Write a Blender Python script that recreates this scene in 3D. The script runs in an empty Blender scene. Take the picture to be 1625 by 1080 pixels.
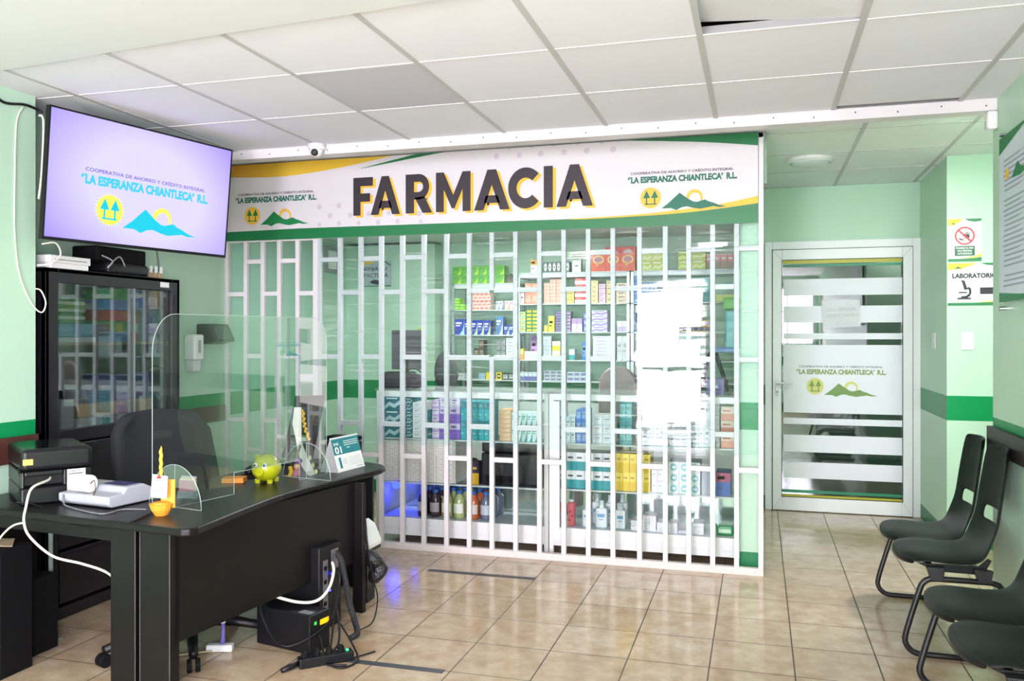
import bpy, bmesh, math, random
from mathutils import Vector, Matrix
random.seed(4)
S = bpy.context.scene
COL = S.collection
# ------------------------------------------------------------------ camera, world, exposure
F_PX, YAW, CY, CAM_H = 1350.0, .2819, 532.5, 1.5
cam_d = bpy.data.cameras.new('camera'); cam = bpy.data.objects.new('camera', cam_d); COL.objects.link(cam)
cam_d.sensor_fit = 'HORIZONTAL'; cam_d.sensor_width = 36.0; cam_d.lens = 36.0 * F_PX / 1625.0
cam_d.shift_y = -(540.0 - CY) / 1625.0; cam_d.clip_start = .05
cam.location = (0, 0, CAM_H); cam.rotation_euler = (math.pi / 2, 0, YAW)
S.camera = cam
w = bpy.data.worlds.new('daylight'); S.world = w; w.use_nodes = True
w.node_tree.nodes['Background'].inputs[0].default_value = (1.0, .915, 1.085, 1)
w.node_tree.nodes['Background'].inputs[1].default_value = 20.0
S.view_settings.view_transform = 'Standard'; S.view_settings.look = 'None'
S.view_settings.gamma = 1.0; S.view_settings.use_curve_mapping = False
S.view_settings.exposure = 1.15
S.cycles.transparent_max_bounces = 40; S.cycles.max_bounces = 8; S.cycles.diffuse_bounces = 4
S.cycles.glossy_bounces = 4; S.cycles.transmission_bounces = 6
S.cycles.caustics_reflective = False; S.cycles.caustics_refractive = False
S.cycles.sample_clamp_indirect = 6.0
YR = -3.0                                     # street wall of the shop
OPENINGS = [(-1.95, -.8, 0.0, 2.5), (.05, 1.1, 1.35, 2.5)]
SIDE = (-2.7, -1.1, .3, 2.3)                # unseen side window, added in the right wall to light from behind the viewer
for (a, b, z0, z1) in OPENINGS:               # daylight enters through the shop front: portals sit in its openings
    L = bpy.data.lights.new('shopfront_daylight', 'AREA'); L.shape = 'RECTANGLE'; L.size = b - a; L.size_y = z1 - z0
    L.cycles.is_portal = True
    o = bpy.data.objects.new('shopfront_daylight', L); COL.objects.link(o)
    o.location = ((a + b) / 2, YR - .02, (z0 + z1) / 2); o.rotation_euler = (math.pi / 2, 0, 0)
L = bpy.data.lights.new('added_side_daylight', 'AREA'); L.shape = 'RECTANGLE'; L.size = SIDE[1] - SIDE[0]; L.size_y = SIDE[3] - SIDE[2]; L.cycles.is_portal = True
o = bpy.data.objects.new('added_side_daylight', L); COL.objects.link(o)
o.location = (1.2, (SIDE[0] + SIDE[1]) / 2, (SIDE[2] + SIDE[3]) / 2); o.rotation_euler = (math.pi / 2, 0, math.pi / 2)
LAMP_W = dict(room=20, pharmacy=17, passage=21)

# ------------------------------------------------------------------ pixel -> place helpers
cyaw, syaw = math.cos(YAW), math.sin(YAW)
def ray(u, v):
    x = (u - 812.5) / F_PX; z = -(v - CY) / F_PX
    return Vector((x * cyaw - syaw, x * syaw + cyaw, z))
O0 = Vector((0, 0, CAM_H))
def atY(u, v, Y): d = ray(u, v); return O0 + d * (Y / d.y)
def atX(u, v, X): d = ray(u, v); return O0 + d * (X / d.x)
def atZ(u, v, z): d = ray(u, v); return O0 + d * ((z - CAM_H) / d.z)

# ------------------------------------------------------------------ materials
def lin(c):
    c = [x / 255.0 for x in c[:3]]
    return tuple((x / 12.92 if x <= .04045 else ((x + .055) / 1.055) ** 2.4) for x in c) + (1.0,)
MATS = {}
def mat(name, col, rough=.5, metal=0.0, spec=.5, noise=0.0, nscale=30.0, bump=0.0, emit=None, es=0.0, coat=0.0):
    if name in MATS: return MATS[name]
    m = bpy.data.materials.new(name); m.use_nodes = True; MATS[name] = m
    nt = m.node_tree; b = nt.nodes['Principled BSDF']
    b.inputs['Base Color'].default_value = lin(col); b.inputs['Roughness'].default_value = rough
    b.inputs['Metallic'].default_value = metal; b.inputs['Specular IOR Level'].default_value = spec
    b.inputs['Coat Weight'].default_value = coat
    if emit: b.inputs['Emission Color'].default_value = lin(emit); b.inputs['Emission Strength'].default_value = es
    if noise or bump:
        tc = nt.nodes.new('ShaderNodeTexCoord'); n = nt.nodes.new('ShaderNodeTexNoise')
        n.inputs['Scale'].default_value = nscale; n.inputs['Detail'].default_value = 4
        nt.links.new(tc.outputs['Object'], n.inputs['Vector'])
        if noise:
            mx = nt.nodes.new('ShaderNodeMix'); mx.data_type = 'RGBA'
            c = lin(col); mx.inputs['A'].default_value = tuple(min(1, x * (1 + noise)) for x in c[:3]) + (1,)
            mx.inputs['B'].default_value = tuple(x * (1 - noise) for x in c[:3]) + (1,)
            nt.links.new(n.outputs['Fac'], mx.inputs['Factor']); nt.links.new(mx.outputs['Result'], b.inputs['Base Color'])
        if bump:
            bp = nt.nodes.new('ShaderNodeBump'); bp.inputs['Strength'].default_value = bump; bp.inputs['Distance'].default_value = .01
            nt.links.new(n.outputs['Fac'], bp.inputs['Height']); nt.links.new(bp.outputs['Normal'], b.inputs['Normal'])
    return m
def clear(name, tint=(1, 1, 1), gloss=1.0, base=0.0, haze=0.0, rough=.02, bump=0.0, bscale=(8, 8, 8), hazecol=(1, 1, 1), ridge=None):
    """thin clear sheet: transparent seen straight on, mirror-like at a slant, a little milky where haze > 0"""
    if name in MATS: return MATS[name]
    m = bpy.data.materials.new(name); m.use_nodes = True; MATS[name] = m
    nt = m.node_tree; nt.nodes.remove(nt.nodes['Principled BSDF']); out = nt.nodes['Material Output']
    tr = nt.nodes.new('ShaderNodeBsdfTransparent'); tr.inputs[0].default_value = (*tint, 1)
    gl = nt.nodes.new('ShaderNodeBsdfGlossy'); gl.inputs['Roughness'].default_value = rough
    fr = nt.nodes.new('ShaderNodeFresnel'); fr.inputs['IOR'].default_value = 1.45
    ma = nt.nodes.new('ShaderNodeMath'); ma.operation = 'MULTIPLY_ADD'; ma.inputs[1].default_value = gloss; ma.inputs[2].default_value = base
    ma.use_clamp = True
    nt.links.new(fr.outputs[0], ma.inputs[0])
    mx = nt.nodes.new('ShaderNodeMixShader')
    nt.links.new(ma.outputs[0], mx.inputs[0]); nt.links.new(tr.outputs[0], mx.inputs[1]); nt.links.new(gl.outputs[0], mx.inputs[2])
    last = mx
    if haze:
        df = nt.nodes.new('ShaderNodeBsdfDiffuse'); df.inputs[0].default_value = (*hazecol, 1)
        m2 = nt.nodes.new('ShaderNodeMixShader'); m2.inputs[0].default_value = haze
        nt.links.new(mx.outputs[0], m2.inputs[1]); nt.links.new(df.outputs[0], m2.inputs[2]); last = m2
    if bump:
        tc = nt.nodes.new('ShaderNodeTexCoord'); mp = nt.nodes.new('ShaderNodeMapping'); mp.inputs['Scale'].default_value = bscale
        n = nt.nodes.new('ShaderNodeTexNoise'); n.inputs['Scale'].default_value = 1.0; n.inputs['Detail'].default_value = 3
        bp = nt.nodes.new('ShaderNodeBump'); bp.inputs['Strength'].default_value = bump; bp.inputs['Distance'].default_value = .02
        nt.links.new(tc.outputs['Object'], mp.inputs[0]); nt.links.new(mp.outputs[0], n.inputs['Vector'])
        hgt = n.outputs['Fac']
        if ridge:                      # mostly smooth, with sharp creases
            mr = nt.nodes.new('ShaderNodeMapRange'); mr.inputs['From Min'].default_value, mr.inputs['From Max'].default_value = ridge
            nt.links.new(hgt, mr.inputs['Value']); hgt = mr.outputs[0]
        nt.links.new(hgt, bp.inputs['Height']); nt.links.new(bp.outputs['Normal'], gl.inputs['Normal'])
        if ridge and haze:             # white haze in the sharpest creases paints in their reflection streaks
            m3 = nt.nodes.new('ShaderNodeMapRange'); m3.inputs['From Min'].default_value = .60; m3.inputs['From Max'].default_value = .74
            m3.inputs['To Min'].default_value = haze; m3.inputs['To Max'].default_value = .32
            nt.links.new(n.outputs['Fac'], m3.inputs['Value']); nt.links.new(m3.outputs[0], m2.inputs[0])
    nt.links.new(last.outputs[0], out.inputs[0])
    return m
WHITE_PAINT = mat('white painted steel', (226, 221, 223), .38, noise=.03, nscale=6)
BLACK_LAM = mat('black laminate', (17, 15, 16), .36, spec=.3, noise=.12, nscale=240)
BLACK_PL = mat('black plastic', (16, 16, 19), .42, spec=.35)
BLACK_MAT = mat('matt black', (10, 10, 12), .75, spec=.2)
GREY_PL = mat('grey plastic', (176, 178, 186), .4)
WHITE_PL = mat('white plastic', (232, 233, 232), .4)
CREAM_PL = mat('cream cable sheath', (226, 222, 208), .5)
ALU = mat('brushed aluminium', (190, 196, 196), .35, metal=.7)
CHROME = mat('chrome', (215, 215, 215), .15, metal=1)
PAPER = mat('white paper', (240, 240, 238), .8)
GREEN_PRINT = mat('printed green', (22, 118, 66), .45)
TEAL_PRINT = mat('printed dark teal green', (20, 110, 86), .5)
YEL_PRINT = mat('printed yellow', (240, 190, 62), .5)
DARK_PRINT = mat('printed charcoal', (52, 42, 50), .5)
ACRYLIC = clear('clear acrylic', (.80, .865, .845), .35, .0, haze=.008)
ACRYLIC_EDGE = mat('polished acrylic edge', (176, 196, 190), .3)

# ------------------------------------------------------------------ mesh builder
INV = {}
class MB:
    def __init__(s): s.v, s.f, s.m, s.k = [], [], [], 0
    def mi(s, k): s.k = k; return s
    def add(s, vs, fs):
        b = len(s.v); s.v += [Vector(p) for p in vs]
        for f in fs: s.f.append([b + i for i in f]); s.m.append(s.k)
        return s
    def box(s, x0, x1, y0, y1, z0, z1, M=None):
        p = [Vector((x, y, z)) for z in (z0, z1) for y in (y0, y1) for x in (x0, x1)]
        if M is not None: p = [M @ q for q in p]
        return s.add(p, [(0, 2, 3, 1), (4, 5, 7, 6), (0, 1, 5, 4), (2, 6, 7, 3), (0, 4, 6, 2), (1, 3, 7, 5)])
    def prism(s, pts, off):
        n = len(pts); off = Vector(off); pts = [Vector(p) for p in pts]
        return s.add(pts + [p + off for p in pts], [list(range(n))[::-1], list(range(n, 2 * n))] + [(i, (i + 1) % n, n + (i + 1) % n, n + i) for i in range(n)])
    def poly(s, pts): return s.add(pts, [list(range(len(pts)))])
    def tube(s, pts, r, n=8, closed=False):
        pts = [Vector(p) for p in pts]; N = len(pts); rings = []; prev = None
        for i, p in enumerate(pts):
            a = pts[(i - 1) % N] if (closed or i > 0) else p; b = pts[(i + 1) % N] if (closed or i < N - 1) else p
            t = (b - a).normalized()
            if prev is None:
                h = Vector((0, 0, 1)) if abs(t.z) < .9 else Vector((1, 0, 0)); x = t.cross(h).normalized()
            else:
                x = (prev - t * prev.dot(t))
                x = x.normalized() if x.length > 1e-6 else t.orthogonal().normalized()
            prev = x; y = t.cross(x); rr = r[i] if isinstance(r, (list, tuple)) else r
            rings.append([p + (x * math.cos(q) + y * math.sin(q)) * rr for q in [2 * math.pi * k / n for k in range(n)]])
        vs = [q for R_ in rings for q in R_]; fs = []
        for i in range(N if closed else N - 1):
            j = (i + 1) % N
            fs += [(i * n + k, i * n + (k + 1) % n, j * n + (k + 1) % n, j * n + k) for k in range(n)]
        if not closed: fs += [list(range(n))[::-1], [(N - 1) * n + k for k in range(n)]]
        return s.add(vs, fs)
    def lathe(s, prof, c=(0, 0, 0), n=20, M=None):
        c = Vector(c); vs = []; fs = []
        for (r, z) in prof: vs += [Vector((r * math.cos(2 * math.pi * k / n), r * math.sin(2 * math.pi * k / n), z)) for k in range(n)]
        for i in range(len(prof) - 1): fs += [(i * n + k, i * n + (k + 1) % n, (i + 1) * n + (k + 1) % n, (i + 1) * n + k) for k in range(n)]
        fs += [list(range(n))[::-1], [(len(prof) - 1) * n + k for k in range(n)]]
        return s.add([c + ((M @ p) if M is not None else p) for p in vs], fs)
    def ball(s, c, r, n=14, M=None, sc=(1, 1, 1)):
        k = n // 2 + 2; pr = [(max(1e-4, math.sin(math.pi * i / (k - 1))) * r, -math.cos(math.pi * i / (k - 1)) * r) for i in range(k)]
        A = Matrix.Diagonal(sc); A = (M @ A) if M is not None else A
        return s.lathe(pr, c, n, A)
    def text(s, body, fr, x0, z0, x1, z1, bold=0.0, off=.0008):
        vs, fs = text_geo(body, bold)
        return s.add([fr.pt(x0 + (x1 - x0) * x, z0 + (z1 - z0) * y, off) for x, y in vs], fs)
    def build(s, name, mats, parent=None, smooth=False, bevel=0.0, seg=2, sub=0, auto=True, solid=0.0):
        me = bpy.data.meshes.new(name)
        vs = s.v; org = Vector((0, 0, 0))
        if parent is not None and parent.name in INV: I = INV[parent.name]; vs = [I @ p for p in vs]
        elif parent is None and auto:
            lo = [min(p[i] for p in vs) for i in range(3)]; hi = [max(p[i] for p in vs) for i in range(3)]
            org = Vector(((lo[0] + hi[0]) / 2, (lo[1] + hi[1]) / 2, lo[2])); vs = [p - org for p in vs]
        me.from_pydata([tuple(p) for p in vs], [], s.f)
        for m in (mats if isinstance(mats, (list, tuple)) else [mats]): me.materials.append(m)
        me.polygons.foreach_set('material_index', s.m)
        bm = bmesh.new(); bm.from_mesh(me)
        bmesh.ops.recalc_face_normals(bm, faces=bm.faces); bm.to_mesh(me); bm.free()
        if smooth: me.polygons.foreach_set('use_smooth', [True] * len(me.polygons))
        o = bpy.data.objects.new(name, me); COL.objects.link(o); o.location = org
        if parent is None: INV[o.name] = Matrix.Translation(-org)
        if parent is not None:
            o.parent = parent
            if parent.name in INV: INV[o.name] = INV[parent.name]
        if solid: d = o.modifiers.new('solid', 'SOLIDIFY'); d.thickness = solid; d.offset = 0
        if bevel: b = o.modifiers.new('edges', 'BEVEL'); b.width = bevel; b.segments = seg; b.limit_method = 'ANGLE'
        if sub: d = o.modifiers.new('sub', 'SUBSURF'); d.levels = sub; d.render_levels = sub
        return o
TXT = {}
def text_geo(body, bold):
    k = (body, bold)
    if k not in TXT:
        c = bpy.data.curves.new('t', 'FONT'); c.body = body; c.offset = bold; c.resolution_u = 3; c.size = 1
        o = bpy.data.objects.new('t', c); COL.objects.link(o)
        bpy.context.view_layer.update()
        me = bpy.data.meshes.new_from_object(o.evaluated_get(bpy.context.evaluated_depsgraph_get()))
        vs = [(v.co.x, v.co.y) for v in me.vertices]; fs = [list(p.vertices) for p in me.polygons]
        bpy.data.objects.remove(o); bpy.data.curves.remove(c); bpy.data.meshes.remove(me)
        xa, xb = min(v[0] for v in vs), max(v[0] for v in vs); ya, yb = min(v[1] for v in vs), max(v[1] for v in vs)
        TXT[k] = ([((x - xa) / (xb - xa), (y - ya) / (yb - ya)) for x, y in vs], fs)
    return TXT[k]
class Frame:
    def __init__(s, o, r, u):
        s.o, s.r, s.u = Vector(o), Vector(r).normalized(), Vector(u).normalized(); s.n = s.r.cross(s.u)
    def pt(s, x, z, d=0.0): return s.o + s.r * x + s.u * z + s.n * d
    def quad(s, mb, x0, x1, z0, z1, d): mb.poly([s.pt(x0, z0, d), s.pt(x1, z0, d), s.pt(x1, z1, d), s.pt(x0, z1, d)])
    def slab(s, mb, pts, d0, d1): mb.prism([s.pt(x, z, d0) for x, z in pts], s.n * (d1 - d0))
def rotz(a, loc=(0, 0, 0)): return Matrix.Translation(Vector(loc)) @ Matrix.Rotation(a, 4, 'Z')
def tag(o, label, cat, group=None, kind=None):
    o['label'] = label; o['category'] = cat
    if group: o['group'] = group
    if kind: o['kind'] = kind
    return o
def thing(name, label, cat, loc=(0, 0, 0), group=None, world=True):
    o = bpy.data.objects.new(name, None); COL.objects.link(o); o.location = loc; o.empty_display_size = .05
    tag(o, label, cat, group)
    if world: INV[o.name] = Matrix.Translation(-Vector(loc))
    return o
def struct(o, kind='structure'): o['kind'] = kind; return o
ORD = 'first second third fourth fifth sixth seventh eighth ninth tenth eleventh twelfth'.split()
def arc(c, r, a0, a1, n, ax=(1, 0, 0), ay=(0, 0, 1)):
    c, ax, ay = Vector(c), Vector(ax), Vector(ay)
    return [c + ax * (r * math.cos(a0 + (a1 - a0) * i / n)) + ay * (r * math.sin(a0 + (a1 - a0) * i / n)) for i in range(n + 1)]
def smooth_path(pts, n=6):
    pts = [Vector(p) for p in pts]; out = []
    for i in range(len(pts) - 1):
        p0, p1, p2, p3 = pts[max(i - 1, 0)], pts[i], pts[i + 1], pts[min(i + 2, len(pts) - 1)]
        for k in range(n):
            t = k / n
            out.append(.5 * ((2 * p1) + (p2 - p0) * t + (2 * p0 - 5 * p1 + 4 * p2 - p3) * t * t + (3 * p1 - p0 - 3 * p2 + p3) * t ** 3))
    return out + [pts[-1]]
def cable(name, pts, r, m, label, cat='cable', n=8, parent=None):
    o = MB().tube(smooth_path(pts, n), r, 6).build(name, m, parent, smooth=True)
    if parent is None: tag(o, label, cat)
    return o
LOGO_X = lambda x: (x - 439) / 478.0
LOGO_Z = lambda z: (280 - z) / 478.0
def logo(name, fr, cx, cz, w, parent, m_text, m_title, m_sun, m_green, off=.0012, lines=True):
    """the cooperative's emblem: two lines of lettering, a round sun with two pines, a ridge with a rising sun"""
    mb = MB(); X = lambda x: cx + LOGO_X(x) * w; Z = lambda z: cz + LOGO_Z(z) * w
    pt = lambda x, z, d=0: fr.pt(X(x), Z(z), off + d)
    mb.mi(0).text('COOPERATIVA DE AHORRO Y CRÉDITO INTEGRAL', fr, X(213), Z(255), X(662), Z(241), .022, off)
    mb.mi(1).text('“LA ESPERANZA CHIANTLECA” R.L.', fr, X(200), Z(294), X(678), Z(263), .055, off)
    c = (302, 362)
    mb.mi(2).poly([pt(c[0] + 46 * math.cos(a), c[1] + 46 * math.sin(a)) for a in [2 * math.pi * k / 28 for k in range(28)]])
    for k in range(28):
        a = 2 * math.pi * k / 28; ca, sa = math.cos(a), math.sin(a)
        mb.poly([pt(c[0] + 48 * ca - 1.5 * sa, c[1] + 48 * sa + 1.5 * ca), pt(c[0] + 55 * ca, c[1] + 55 * sa), pt(c[0] + 48 * ca + 1.5 * sa, c[1] + 48 * sa - 1.5 * ca)])
    ring = [pt(495 + 36 * math.cos(a), 368 + 36 * math.sin(a)) for a in [math.pi * (.88 + 1.24 * k / 18) for k in range(19)]]
    rin = [pt(497 + 25 * math.cos(a), 372 + 25 * math.sin(a)) for a in [math.pi * (.88 + 1.24 * k / 18) for k in range(19)]]
    for k in range(18): mb.poly([ring[k], ring[k + 1], rin[k + 1], rin[k]])
    mb.mi(3)
    for tx in (284, 320):
        mb.poly([pt(tx - 16, 362, .0003), pt(tx + 16, 362, .0003), pt(tx, 328, .0003)])
        mb.poly([pt(tx - 3, 390, .0003), pt(tx + 3, 390, .0003), pt(tx + 3, 360, .0003), pt(tx - 3, 360, .0003)])
    mb.poly([pt(276, 392, .0003), pt(328, 392, .0003), pt(328, 387, .0003), pt(276, 387, .0003)])
    top = [(350, 411), (385, 385), (412, 360), (430, 344), (448, 358), (470, 374), (490, 386), (508, 388), (526, 382), (541, 379), (556, 388), (576, 394), (600, 405), (634, 413)]
    bot = [(600, 415), (578, 410), (560, 413), (520, 419), (490, 414), (462, 406), (440, 409), (415, 421), (392, 411)]
    allp = [pt(*q, .0003) for q in top + bot]
    mb.poly(allp)
    return mb.build(name, [m_text, m_title, m_sun, m_green], parent)
# ================================================================== the setting
XL, XR, ZC, YD, YG = -3.85, 1.18, 2.72, 7.71, 5.549
def wall_mat():
    m = bpy.data.materials.new('green wall paint with stripe'); m.use_nodes = True; nt = m.node_tree; b = nt.nodes['Principled BSDF']
    b.inputs['Roughness'].default_value = .38; b.inputs['Specular IOR Level'].default_value = .35
    g = nt.nodes.new('ShaderNodeNewGeometry'); sp = nt.nodes.new('ShaderNodeSeparateXYZ'); nt.links.new(g.outputs['Position'], sp.inputs[0])
    def band(z0, z1):
        a = nt.nodes.new('ShaderNodeMath'); a.operation = 'GREATER_THAN'; a.inputs[1].default_value = z0
        c = nt.nodes.new('ShaderNodeMath'); c.operation = 'LESS_THAN'; c.inputs[1].default_value = z1
        d = nt.nodes.new('ShaderNodeMath'); d.operation = 'MULTIPLY'
        nt.links.new(sp.outputs['Z'], a.inputs[0]); nt.links.new(sp.outputs['Z'], c.inputs[0])
        nt.links.new(a.outputs[0], d.inputs[0]); nt.links.new(c.outputs[0], d.inputs[1]); return d
    n = nt.nodes.new('ShaderNodeTexNoise'); n.inputs['Scale'].default_value = 2.5; n.inputs['Detail'].default_value = 5
    nt.links.new(g.outputs['Position'], n.inputs['Vector'])
    base = nt.nodes.new('ShaderNodeMix'); base.data_type = 'RGBA'
    base.inputs['A'].default_value = lin((185, 218, 193)); base.inputs['B'].default_value = lin((179, 213, 187))
    nt.links.new(n.outputs['Fac'], base.inputs['Factor'])
    last = base.outputs['Result']
    for (z0, z1, c) in ((.90, 1.075, (0, 138, 76)), (-.1, .12, (26, 122, 74))):
        mx = nt.nodes.new('ShaderNodeMix'); mx.data_type = 'RGBA'; mx.inputs['B'].default_value = lin(c)
        nt.links.new(band(z0, z1).outputs[0], mx.inputs['Factor']); nt.links.new(last, mx.inputs['A']); last = mx.outputs['Result']
    nt.links.new(last, b.inputs['Base Color']); return m
WALL = wall_mat()
def floor_mat():
    m = bpy.data.materials.new('beige ceramic tile'); m.use_nodes = True; nt = m.node_tree; b = nt.nodes['Principled BSDF']
    tc = nt.nodes.new('ShaderNodeTexCoord'); mp = nt.nodes.new('ShaderNodeMapping')
    T = .37; mp.inputs['Location'].default_value = (2.0638 + 20 * T, -5.0558 + 30 * T, 0)
    nt.links.new(tc.outputs['Object'], mp.inputs[0])
    br = nt.nodes.new('ShaderNodeTexBrick'); br.offset = 0; br.squash = 1
    br.inputs['Scale'].default_value = 1; br.inputs['Brick Width'].default_value = T; br.inputs['Row Height'].default_value = T
    br.inputs['Mortar Size'].default_value = .0032; br.inputs['Mortar Smooth'].default_value = .1; br.inputs['Bias'].default_value = 0
    br.inputs['Color1'].default_value = lin((202, 184, 160)); br.inputs['Color2'].default_value = lin((194, 174, 148)); br.inputs['Mortar'].default_value = lin((88, 74, 62))
    nt.links.new(mp.outputs[0], br.inputs['Vector'])
    n = nt.nodes.new('ShaderNodeTexNoise'); n.inputs['Scale'].default_value = 9; n.inputs['Detail'].default_value = 7; n.inputs['Roughness'].default_value = .65
    nt.links.new(tc.outputs['Object'], n.inputs['Vector'])
    cr = nt.nodes.new('ShaderNodeValToRGB'); cr.color_ramp.elements[0].position = .3; cr.color_ramp.elements[0].color = lin((222, 206, 190)); cr.color_ramp.elements[1].position = .68; cr.color_ramp.elements[1].color = (1, 1, 1, 1)
    nt.links.new(n.outputs['Fac'], cr.inputs[0])
    mx = nt.nodes.new('ShaderNodeMix'); mx.data_type = 'RGBA'; mx.blend_type = 'MULTIPLY'; mx.inputs['Factor'].default_value = 1
    nt.links.new(br.outputs['Color'], mx.inputs['A']); nt.links.new(cr.outputs[0], mx.inputs['B']); nt.links.new(mx.outputs['Result'], b.inputs['Base Color'])
    rr = nt.nodes.new('ShaderNodeMapRange'); rr.inputs['To Min'].default_value = .15; rr.inputs['To Max'].default_value = .6
    nt.links.new(br.outputs['Fac'], rr.inputs['Value']); nt.links.new(rr.outputs[0], b.inputs['Roughness'])
    bp = nt.nodes.new('ShaderNodeBump'); bp.inputs['Strength'].default_value = .35; bp.inputs['Distance'].default_value = .004; bp.invert = True
    nt.links.new(br.outputs['Fac'], bp.inputs['Height']); nt.links.new(bp.outputs['Normal'], b.inputs['Normal'])
    b.inputs['Specular IOR Level'].default_value = .55
    return m
def sbox(name, x0, x1, y0, y1, z0, z1, m, **k):
    o = MB().box(x0, x1, y0, y1, z0, z1).build(name, m, auto=False, **k); return struct(o)
sbox('floor', -4.2, 3.4, YR - .2, 10.4, -.1, 0, floor_mat())
sbox('wall_left', XL - .15, XL, 3.5, YD + .15, 0, 3.0, WALL)
sbox('wall_left_pilaster', XL - .15, -3.55, YR, 3.5, 0, 3.0, WALL)
struct(MB().box(XR, XR + .15, YR, SIDE[0], 0, 3).box(XR, XR + .15, SIDE[1], 4.98, 0, 3).box(XR, XR + .15, SIDE[0], SIDE[1], 0, SIDE[2]).box(XR, XR + .15, SIDE[0], SIDE[1], SIDE[3], 3).build('wall_right', WALL, auto=False))
mb = MB()
for y in (SIDE[0] + .03, (SIDE[0] + SIDE[1]) / 2, SIDE[1] - .03): mb.box(XR + .05, XR + .1, y - .03, y + .03, SIDE[2], SIDE[3])
for z in (SIDE[2] + .03, SIDE[3] - .03): mb.box(XR + .05, XR + .1, SIDE[0], SIDE[1], z - .03, z + .03)
struct(mb.build('window_frame_side_added', WHITE_PAINT, auto=False))  # frame of the side window added for its light
# street wall, open where the shop front lets the daylight in
mb = MB(); xs = sorted(OPENINGS); edges = [-4.0] + [e for o_ in xs for e in o_[:2]] + [XR + .15]
for i in range(0, len(edges), 2): mb.box(edges[i], edges[i + 1], YR - .2, YR, 0, 3.0)
for (a, b, z0, z1) in xs:
    mb.box(a, b, YR - .2, YR, z1, 3.0)
    if z0 > 0: mb.box(a, b, YR - .2, YR, 0, z0)
struct(mb.build('wall_front', WALL, auto=False))
mb = MB()
for (a, b, z0, z1) in xs:
    for x in (a + .02, (a + b) / 2 if b - a > 1 else a + .02, b - .02): mb.box(x - .02, x + .02, YR - .12, YR - .06, z0, z1)
    for z in (z1 - .02, z1 - .5): mb.box(a, b, YR - .11, YR - .07, z - .02, z + .02)
struct(mb.build('window_frame_front', WHITE_PAINT, auto=False))
# back of the corridor and of the pharmacy, with the door opening cut out
DX0, DX1, DZ = .055, 1.287, 2.31
mb = MB(); mb.box(XL - .15, DX0, YD, YD + .12, 0, 3.0); mb.box(DX0, DX1, YD, YD + .12, DZ, 3.0); mb.box(DX1, 3.2, YD, YD + .12, 0, 3.0)
struct(mb.build('wall_back', WALL, auto=False))
sbox('wall_laboratory', 1.285, 3.2, 6.66, YD, 0, 3.0, WALL)
sbox('wall_passage', 3.2, 3.35, 4.8, YD, 0, 3.0, WALL)
sbox('wall_passage_near', XR + .15, 3.2, 4.83, 4.98, 0, 3.0, WALL)
sbox('wall_partition', -.115, .03, 5.64, YD, 0, 2.775, WALL)
sbox('wall_pharmacy_corner', -3.85, -2.93, 7.5, YD, 0, 2.37, WALL)
# rooms beyond the glass door
mb = MB(); mb.box(-.9, -.8, YD + .12, 10.2, 0, 3); mb.box(2.4, 2.5, YD + .12, 10.2, 0, 3); mb.box(-.9, 2.5, 10.2, 10.3, 0, 3)
struct(mb.build('wall_laboratory_room', WALL, auto=False))
# ceilings
TILE = mat('mineral ceiling tile', (238, 238, 246), .85, noise=.02, nscale=60, bump=.05)
TILE_OLD = mat('greyed ceiling tile', (204, 202, 212), .85, noise=.03, nscale=40)
DARK_VOID = mat('dark ceiling void', (40, 38, 38), .95)
cx0, cw, cy0, cd = -2.7011, .618, 3.5348, .6826
mb = MB()
for i in range(-2, 7):
    for j in range(-10, 2):
        x0, x1 = max(XL, cx0 + i * cw), min(XR, cx0 + (i + 1) * cw); y0, y1 = max(YR, cy0 + j * cd), min(4.9, cy0 + (j + 1) * cd)
        if i == -2: x0 = XL
        if x1 - x0 < .02 or y1 - y0 < .02: continue
        mb.mi(0)
        if (i, j) == (1, 0): mb.mi(1)
        if (i, j) == (5, 1): y1 -= .075
        if (i, j) == (4, -1):       # this tile has slipped: its far edge lies higher than the grid
            mb.add([(x0, y0, ZC + .002), (x1, y0, ZC + .002), (x1, y1, ZC + .012), (x0, y1, ZC + .055), (x0, y0, ZC + .014), (x1, y0, ZC + .014), (x1, y1, ZC + .024), (x0, y1, ZC + .067)],
                   [(0, 1, 2, 3), (4, 7, 6, 5), (0, 4, 5, 1), (1, 5, 6, 2), (2, 6, 7, 3), (3, 7, 4, 0)]); continue
        mb.box(x0, x1, y0, y1, ZC, ZC + .012)
CE = struct(mb.build('ceiling', [TILE, TILE_OLD], auto=False))
GRID = mat('ceiling grid', (196, 195, 196), .5); GRIDW = mat('white ceiling grid', (236, 232, 236), .5)
WEB = mat('grid web', (150, 150, 150), .5)
mb = MB()
for i in range(-1, 7):
    x = cx0 + i * cw; mb.box(x - .013, x + .013, YR, 4.9, ZC - .003, ZC + .001); mb.box(x - .002, x + .002, YR, 4.9, ZC + .001, ZC + .04)
struct(mb.build('ceiling_grid_runner', GRID, CE))
mb = MB()
for j in range(-9, 3):
    y = cy0 + j * cd; mb.box(XL, XR, y - .009, y + .009, ZC - .0025, ZC + .001); mb.mi(1).box(XL, XR, y - .002, y + .002, ZC + .001, ZC + .034).mi(0)
struct(mb.build('ceiling_grid_crosspiece', [GRIDW, WEB], CE))
sbox('ceiling_slab', XL - .2, 3.4, YR - .2, 10.4, 3.0, 3.1, DARK_VOID)
PLASTER = mat('white plaster', (222, 226, 226), .7, noise=.02, nscale=3)
ed = [(-3.85, 3.112), (-3.1, 3.04), (-2.69, 2.995), (-2.067, 2.933), (-1.45, 2.883), (-.95, 2.84)]
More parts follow.
